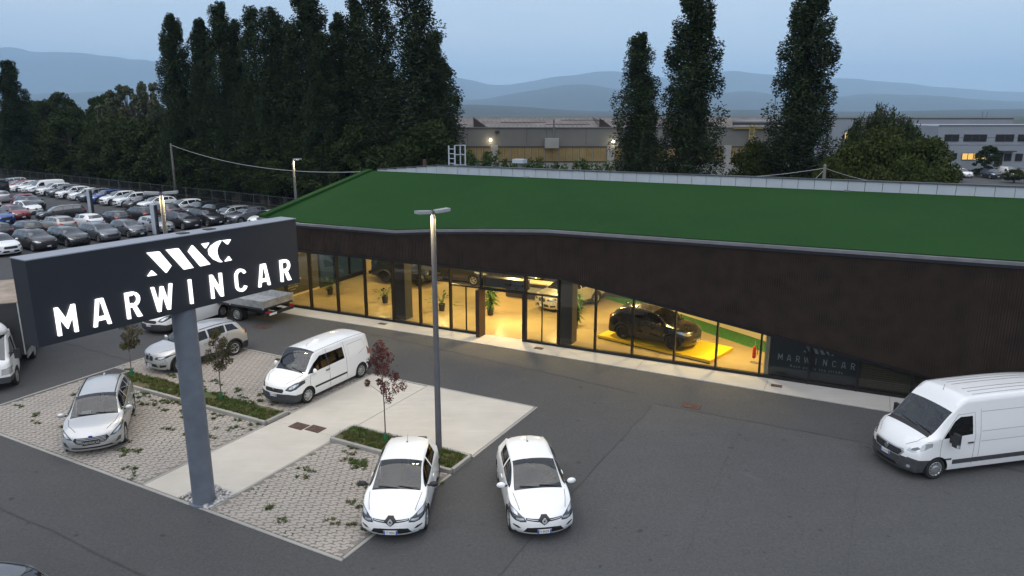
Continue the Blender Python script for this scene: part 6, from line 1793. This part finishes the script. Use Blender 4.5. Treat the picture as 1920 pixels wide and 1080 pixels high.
# ---------------------------------------------------------------- far side: fence, hall, offices, poles, hills, haze
pbr('fence_steel', (.07, .075, .08), rough=.6, metal=.5)
pbr('hall_wall', (.15, .148, .14), rough=.85, var=.12, vscale=.3)
pbr('hall_low', (.28, .28, .27), rough=.85, var=.15, vscale=.6)
pbr('hall_window', (.17, .125, .05), rough=.5, var=.25, vscale=.8, emit=(1, .66, .22), estr=.03)
pbr('hall_roof', (.15, .13, .125), rough=.8, var=.25, vscale=.5)
pbr('hall_dark', (.04, .032, .032), rough=.8)
pbr('office_wall', (.22, .245, .285), rough=.8, var=.06, vscale=.3)
pbr('office_glass', (.02, .022, .028), rough=.08)
pbr('lit_window', (.7, .45, .15), rough=.4, emit=(1, .56, .12), estr=.6)
pbr('pole_wood', (.10, .095, .09), rough=.9, var=.2, vscale=3)
pbr('wire_grey', (.32, .33, .34), rough=.6)
pbr('safety_yellow', (.42, .33, .10), rough=.6)
pbr('duct_steel', (.17, .18, .2), rough=.5, metal=.5)
pbr('wall_lamp', (.9, .9, .8), emit=(1, .88, .62), estr=18)
# fence behind the car park
fence = empty('wire_fence', (0, 0, 0), 0, 'dark wire mesh fence behind the row of parked cars', 'fence')
fa, fb = Vector((-104, 133.2, 0)), Vector((-20, 74.4, 0)); L_ = (fb - fa).length; nfp = int(L_ / 2.6)
for i in range(nfp + 1):
    p = fa.lerp(fb, i / nfp); MB().bar((p.x, p.y, 0), (p.x, p.y, 2.05), .07).build('post', 'fence_steel', fence)
for z in (2.0, 1.05, .15): MB().bar((fa.x, fa.y, z), (fb.x, fb.y, z), .05).build('rail', 'fence_steel', fence)
m = MB()
for i in range(int(L_ / .3)):
    p = fa.lerp(fb, i / int(L_ / .3)); m.bar((p.x, p.y, .1), (p.x, p.y, 1.98), .016)
tag(m.build('wire_mesh', 'fence_steel', fence), kind='stuff')
# two upright information boards and a small shelter in the car park
for loc, lb in (((-45.3, 77.9, 0), 'white and navy upright board in the middle of the car park'), ((-32.2, 65.0, 0), 'white and navy upright board next to the lamp post behind the sign')):
    o = empty('info_board', loc, R(-40), lb, 'board', 'upright boards in the car park')
    MB().bx(-.55, .22, -.09, .09, 0, 2.75).build('panel', 'parapet_white', o); MB().bx(.221, .55, -.09, .09, 0, 2.75).build('dark_edge', 'sign_navy', o); MB().bx(-.65, .65, -.2, .2, 0, .06).build('foot', 'fence_steel', o)
o = empty('ticket_shelter', (-66.2, 94.2, 0), R(-36), 'dark glazed shelter among the far cars at the left', 'shelter')
for x in (-1.2, 1.2):
    for y in (-.6, .6): MB().bar((x, y, 0), (x, y, 2.3), .1).build('post', 'fence_steel', o)
MB().bx(-1.35, 1.35, -.75, .75, 2.3, 2.42).build('roof', 'fence_steel', o)
for y in (.6,): MB().bx(-1.15, 1.15, y - .01, y + .01, .4, 2.2).build('pane', 'lot_glass', o)
for x in (-1.2, 1.2): MB().bx(x - .01, x + .01, -.55, .55, .4, 2.2).build('pane', 'lot_glass', o)
# poles and wires
def pole(loc, h, label):
    o = empty('utility_pole', loc, 0, label, 'pole', 'utility poles'); MB().tube([(0, 0, 0), (0, 0, h)], [.17, .11], 12).build('shaft', 'pole_wood', o, True); MB().tube([(0, 0, h), (0, 0, h + .08)], [.13, .02], 10).build('cap', 'duct_steel', o); return o
def wire(a, b, sag, label, r=.02):
    a, b = Vector(a), Vector(b); pts = [a.lerp(b, i / 24) - Vector((0, 0, sag * 4 * (i / 24) * (1 - i / 24))) for i in range(25)]
    tag(MB().tube(pts, r, 5).build('overhead_wire', 'wire_grey'), label, 'wire', 'overhead wires')
pA = px(320, 270, 88); pole((pA.x, 88, 0), pA.z, 'dark wooden pole in front of the wood left of the poplars')
pB = px(1547, 310, 54); pole((pB.x, 54, 0), pB.z, 'grey wooden pole rising behind the parapet on the right')
wire((pA.x, 88, pA.z - .1), tuple(px(700, 321, 62)), 1.1, 'pale wire sagging from the left pole to the roof ridge', .028)
wire((pB.x, 54, pB.z - .2), tuple(px(1250, 334, 52)), .3, 'pale wire running left from the pole behind the parapet')
wire((pB.x, 54, pB.z - .2), tuple(px(1760, 345, 56)), .5, 'pale wire running right from the pole behind the parapet')
wire((pB.x, 54, pB.z - .3), tuple(px(1528, 336, 54)), .0, 'short stay wire of the pole behind the parapet')

# industrial hall
HY = 100.0
hall = empty('industrial_hall', (0, HY, 0), 0, 'long grey industrial hall with corrugated roof and dull yellow window band', 'hall')
x0, x1 = -16.0, 38.0
MB().bx(x0, x1, 0, 30, 6.3, 8.75).build('upper_wall', 'hall_wall', hall); MB().bx(x0, x1, .10, 30, 4.3, 6.299).build('window_recess', 'hall_dark', hall); MB().bx(x0, x1, 0, 30, -.1, 4.3).build('lower_wall', 'hall_low', hall)
MB().bx(x0, x1, -.08, .02, 6.24, 6.36).build('lintel', 'hall_dark', hall); MB().bx(x0, x1, -.06, .05, 4.22, 4.36).build('sill', 'hall_dark', hall)
x = x0
i = 0
while x < x1 - .9:
    MB().bx(x + .05, x + .84, .03, .099, 4.37, 6.23).build('window_pane', 'hall_window', hall); MB().bx(x + .85, x + .92, -.02, .10, 4.36, 6.24).build('window_bar', 'hall_low', hall); x += .93
for xx in (-2.4, 13.4, 29.2): MB().bx(xx - .5, xx + .5, -.14, .0, .0, 6.5).build('pilaster', 'hall_low', hall)
for xx in range(-14, 38, 8): MB().bx(xx - .02, xx + .02, -.012, .01, 6.5, 8.7).build('panel_joint', 'hall_dark', hall)
MB().bx(x0, x1, -.12, .3, 8.75, 8.9).build('eaves', 'duct_steel', hall)
# corrugated monopitch sheds, each with a dark gable face
for k, (a, b) in enumerate(((-16, -5.6), (-5.4, 11.4), (11.6, 25.5), (25.7, 38))):
    rf = MB(); n = int((b - a) / .62); P = []; Fq = []
    for i in range(n + 1):
        xx = a + (b - a) * i / n
        for dx, dz in ((0, 0), (.2, .14), (.4, 0)):
            P += [(xx + dx, .6, 8.9 + dz), (xx + dx - 1.1, 7.0, 10.0 + dz)]
    q = len(P) // 2; Fq = [(2 * i, 2 * i + 2, 2 * i + 3, 2 * i + 1) for i in range(q - 1)]
    rf.add(P, Fq); rf.build('roof_sheet', 'hall_roof', hall)
    m = MB(); m.add([(a + .2, .5, 8.85), (a + 2.2, .5, 8.85), (a - .2, 6.9, 10.25)], [(0, 1, 2)]); m.add([(a + .2, .5, 8.85), (a + .2, .5, 10.1), (a + 2.0, .5, 8.85)], [(0, 2, 1)]); m.build('shed_gable', 'hall_dark', hall)
for xx, z in ((1.5, 9.5), (7.5, 9.25), (9.5, 9.8), (-9, 9.2), (20, 9.4)):
    MB().bar((xx - 3, .4, z), (xx + 3, .4, z), .08).build('roof_rail', 'hall_dark', hall)
hv = MB().bx(4.4, 6.3, -.95, -.02, 6.15, 7.45).build('wall_heater', 'hall_low', hall); MB().tube([(5.6, -.5, 7.45), (5.6, -.5, 9.9)], .12, 8).build('flue', 'duct_steel', hall); MB().tube([(4.7, -.1, 7.45), (4.7, -.1, 8.7)], .06, 6).build('conduit', 'duct_steel', hall)
MB().bx(17.5, 18.3, -.3, .1, 9.0, 9.5).build('roof_fan', 'parapet_white', hall)
for xx, zz in ((-2.9, 7.2), (13.65, 7.0)):
    o = empty('wall_light', (xx, HY - .25, zz), 0, {-2.9: 'lit flood lamp on the hall wall, farther from the shortest poplar', 13.65: 'lit flood lamp on the hall wall beside the shortest poplar'}[xx], 'lamp')
    MB().box((0, .1, 0), (.2, .3, .12)).build('arm', 'hall_dark', o); bm = bmesh.new(); bmesh.ops.create_uvsphere(bm, u_segments=10, v_segments=6, radius=.17); me = bpy.data.meshes.new('bulb'); bm.to_mesh(me); bm.free(); mesh_obj('bulb', me, 'wall_lamp', o, True)
    ld = bpy.data.lights.new('wall_light', 'POINT'); ld.energy = 30; ld.color = (1, .82, .5); ld.shadow_soft_size = .15; lo = bpy.data.objects.new('lamp_light', ld); link(lo, o); lo.location = (0, -.25, -.15)
    MB().box((.9, .12, 1.05), (.5, .3, .35), rot=Matrix.Rotation(R(25), 3, 'Z')).build('speaker_horn', 'hall_dark', o)
# yellow roof ladder, railing and ducts at the right end of the hall
o = empty('safety_ladder', (32.2, HY - .4, 0), 0, 'yellow caged ladder on the right end of the hall', 'ladder')
for xx in (-.3, .3): MB().bar((xx, 0, 4.2), (xx, 0, 9.7), .09).build('rail', 'safety_yellow', o)
for k in range(14): MB().bar((-.3, 0, 4.4 + .38 * k), (.3, 0, 4.4 + .38 * k), .06).build('rung', 'safety_yellow', o)
for k in range(6): MB().tube([(-.3, 0, 5.6 + .7 * k), (-.45, -.5, 5.6 + .7 * k), (0, -.8, 5.6 + .7 * k), (.45, -.5, 5.6 + .7 * k), (.3, 0, 5.6 + .7 * k)], .04, 5).build('hoop', 'safety_yellow', o)
MB().bar((-2.5, 0, 8.75), (6, 0, 8.75), .1).build('handrail', 'safety_yellow', o)
for xx in (-2.5, 0.9, 3.2, 6): MB().bar((xx, 0, 8.75), (xx, 0, 9.7), .08).build('stanchion', 'safety_yellow', o)
o = empty('roof_ducts', (37.0, HY - .7, 0), 0, 'grey ventilation ducts bending down at the right end of the hall', 'duct')
MB().tube([(-7.5, 0, 9.55), (-1.2, 0, 9.55), (-.3, 0, 9.2), (0, 0, 8.5), (0, 0, 4.8)], .36, 12).build('main_duct', 'duct_steel', o, True)
MB().tube([(.2, 0, 4.8), (.2, 0, 11.0)], .2, 10).build('stack', 'duct_steel', o); MB().tube([(-1.6, 0, 4.8), (-1.6, 0, 9.0)], .12, 8).build('pipe', 'duct_steel', o); MB().tube([(-2.2, 0, 4.8), (-2.2, 0, 9.0)], .1, 8).build('pipe', 'duct_steel', o)
for z in (9.2, 9.6, 10.1): MB().bar((.4, 0, z), (3.0, 0, z), .09).build('handrail', 'duct_steel', o)
o = empty('antenna_mast', (39.6, HY + 4, 0), 0, 'thin antenna mast beside the rightmost poplar', 'mast'); tp = px(1455, 175, HY + 4); o.location.x = tp.x
MB().tube([(0, 0, 8), (0, 0, tp.z)], .07, 6).build('shaft', 'duct_steel', o); MB().bar((-.3, 0, tp.z - .3), (.3, 0, tp.z - .1), .08).build('aerial', 'duct_steel', o)
# white vent box on the showroom's rear roof
o = empty('vent_box', FW(8.0, 13.0, 5.6), FA, 'small white vent box on the rear roof right of the ladder', 'vent'); MB().tube([(0, 0, 0), (0, 0, 2.0)], .16, 12).build('stem', 'gutter_zinc', o); MB().bx(-.4, .4, -.3, .3, 2.0, 2.25).build('hood', 'parapet_white', o)

# office block on the right and the hall behind it
OY = 133.0
off = empty('office_block', (76.6, OY, 0), 0, 'two-storey pale office block with ribbon windows, some lit', 'office')
zt_ = px(1755, 236, OY).z
MB().bx(0, 40, .2, 22, 0, zt_).build('wall', 'office_wall', off); MB().bx(-.06, 40, .1, .3, zt_, zt_ + .12).build('parapet_cap', 'hall_dark', off)
MB().bx(0, 40, .17, .199, zt_ - 2.1, zt_ - 2.06).build('wall_joint', 'hall_dark', off); MB().bx(0, 40, .17, .199, zt_ - 3.4, zt_ - 3.36).build('wall_joint', 'hall_dark', off)
def owin(xa, xb, ya, yb, mats, nm):
    a, b = px(xa, ya, OY), px(xb, yb, OY); fx0, fx1, fz0, fz1 = a.x - 76.6, b.x - 76.6, b.z, a.z
    w = MB().bx(fx0, fx1, .08, .19, fz0, fz1).build('window', 'hall_dark', off); n = len(mats)
    for i, mt in enumerate(mats):
        p0, p1 = fx0 + (fx1 - fx0) * i / n + .07, fx0 + (fx1 - fx0) * (i + 1) / n - .07; MB().bx(p0, p1, .05, .079, fz0 + .08, fz1 - .08).build('pane', mt, w)
D, Lw = 'office_glass', 'lit_window'
owin(1773, 1798, 252, 265, [D, D], 'w'); owin(1809, 1850, 252, 265, [D] * 3, 'w'); owin(1869, 1901, 252, 265, [D] * 2, 'w'); owin(1911, 1950, 252, 265, [D] * 3, 'w')
owin(1786, 1794, 287, 299, [D], 'w'); owin(1805, 1846, 287, 300, [Lw, Lw, Lw, Lw], 'w'); owin(1868, 1879, 286, 309, [D], 'w'); owin(1885, 1896, 288, 302, [D], 'w'); owin(1906, 1917, 288, 302, [D], 'w')
MB().bx(88 - 76.6 - 0.2, 90.5 - 76.6, -.9, .2, 3.95, 4.1).build('door_canopy', 'hall_dark', off)
oh = empty('rear_hall', (60, 165, 0), 0, 'flat pale hall rising behind the office block', 'hall'); zr_ = px(1700, 223, 165).z
MB().bx(10, 51.0, 0, 20, 0, zr_).build('wall', 'office_wall', oh); MB().bx(9.9, 51.1, -.1, 20, zr_, zr_ + .15).build('roof_edge', 'hall_dark', oh)
a, b = px(1585, 249, 165), px(1600, 260, 165)
MB().bx(a.x - 60, b.x - 60, -.05, .05, b.z, a.z).build('window', 'lit_window', oh)
for k in range(2): MB().tube([(46 + k * 1.0, 3, zr_), (46 + k * 1.0, 3, zr_ + 1.6)], .06, 6).build('aerial', 'duct_steel', oh)
# street in front of the office, its parked cars and a small tree
sheet('road', [(62, 112), (130, 112), (130, 128.5), (62, 128.5)], -.074, 'asphalt')
CUR_GLASS[0] = 'lot_glass'
for kind, col, xx, yy, h, lb in (('hatch', 'white_paint', 1807, 126, R(-95), 'white car parked left of the small tree at the office'), ('suv', 'navy_paint', 1859, 124, R(-95), 'dark blue car parked under the small tree at the office'), ('van', 'white_paint', 1890, 124, R(-95), 'white van parked in front of the office door'), ('suv', 'dark_paint', 1917, 125, R(-100), 'dark car at the right edge in front of the office')):
    t = px(xx, 325, yy); lot_car(kind, col, t.x, yy, h, lb, 'cars parked at the office')
t = px(1862, 274, 126); tree('small_tree', BRO[2], (t.x, 127, 0), .62, t.z / 10, 1.2, 'small dense tree in front of the lit office windows', 'tree', None, 'leaf_wood')
for xx, Y, w in ((1790, 118, .55), (1832, 129, .4), (1905, 116, .6)):
    t = px(xx, 318, Y); tree('bush', BUS[0], (t.x, Y, 0), w, max(.2, t.z / 6), xx, {1790: 'low dark shrub left of the office cars', 1832: 'low hedge shrub below the lit office windows', 1905: 'low yellowish shrub at the right edge behind the parapet'}[xx], 'bush', None, 'leaf_bush')

# hills and mountains: ridged terrain strips far away
pbr('hill_green', (.022, .030, .026), rough=.95, var=.3, vscale=.004, coords='World')
def ridge(name, Y, prof, depth, seed, rough=.12):
    rs = np.random.RandomState(seed); nx_, ny_ = 260, 12
    fx = pchip(prof); xs = np.linspace(prof[0][0], prof[-1][0], nx_); V = []
    ph = rs.uniform(0, 6.28, 12)
    for j in range(ny_ + 1):
        k = j / ny_; w = math.sin(math.pi * k * .5) if k <= 1 else 1
        for i, x in enumerate(xs):
            t = px(x, float(fx(x)), Y); amp = sum(math.sin(x * .011 * (q + 1) * 1.7 + ph[q] + k * 3 * (q % 3)) / (q + 1) for q in range(10))
            z = max(-5, t.z * w * (1 + rough * amp * (.25 + (1 - k)) * .5)) if k < 1 else t.z * (1 + rough * amp * .10)
            V.append((t.x * (1 - (1 - k) * depth / Y), Y - (1 - k) * depth, z if j else -5))
    for i, x in enumerate(xs): V.append((V[ny_ * nx_ + i][0], Y + depth, -5))
    F = [(j * nx_ + i, j * nx_ + i + 1, (j + 1) * nx_ + i + 1, (j + 1) * nx_ + i) for j in range(ny_ + 1) for i in range(nx_ - 1)]
    me = bpy.data.meshes.new(name); me.from_pydata(V, [], F); me.update(); return tag(mesh_obj(name, me, 'hill_green', None, True), kind='structure')
ridge('mountains', 15000, [(-900, 150), (-300, 112), (0, 94), (60, 97), (160, 100), (230, 108), (300, 118), (420, 130), (600, 126), (760, 132), (860, 145), (940, 160), (1010, 152), (1080, 140), (1140, 134), (1200, 138), (1260, 146), (1330, 140), (1390, 136), (1460, 142), (1520, 150), (1580, 146), (1640, 153), (1760, 163), (1920, 172), (2300, 150), (2800, 165)], 3500, 5)
ridge('foothills', 9000, [(-900, 180), (0, 178), (200, 172), (280, 168), (400, 178), (700, 180), (850, 188), (900, 186), (980, 172), (1080, 160), (1160, 168), (1240, 180), (1400, 172), (1500, 186), (1650, 176), (1920, 190), (2500, 180)], 2500, 6, .10)
ridge('low_hills', 4200, [(-900, 200), (200, 204), (830, 199), (880, 196), (960, 199), (1060, 206), (1200, 210), (1420, 206), (1600, 209), (1920, 204), (2500, 200)], 1200, 7, .10)
# evening haze: one closed box of even, thin air round everything
m = MB(); m.bx(-31000, 31000, -3100, 31000, -20, 1700)
hz = m.build('haze', None); tag(hz, kind='stuff')
hm = bpy.data.materials.new('haze'); hm.use_nodes = True; hn, hl = hm.node_tree.nodes, hm.node_tree.links; hn.clear()
ho = hn.new('ShaderNodeOutputMaterial'); hv_ = hn.new('ShaderNodeVolumePrincipled'); hv_.inputs['Density'].default_value = 9.5e-5; hv_.inputs['Color'].default_value = (.52, .75, 1.0, 1); hv_.inputs['Anisotropy'].default_value = -.3
hl.new(hv_.outputs[0], ho.inputs['Volume']); hz.data.materials.append(hm)
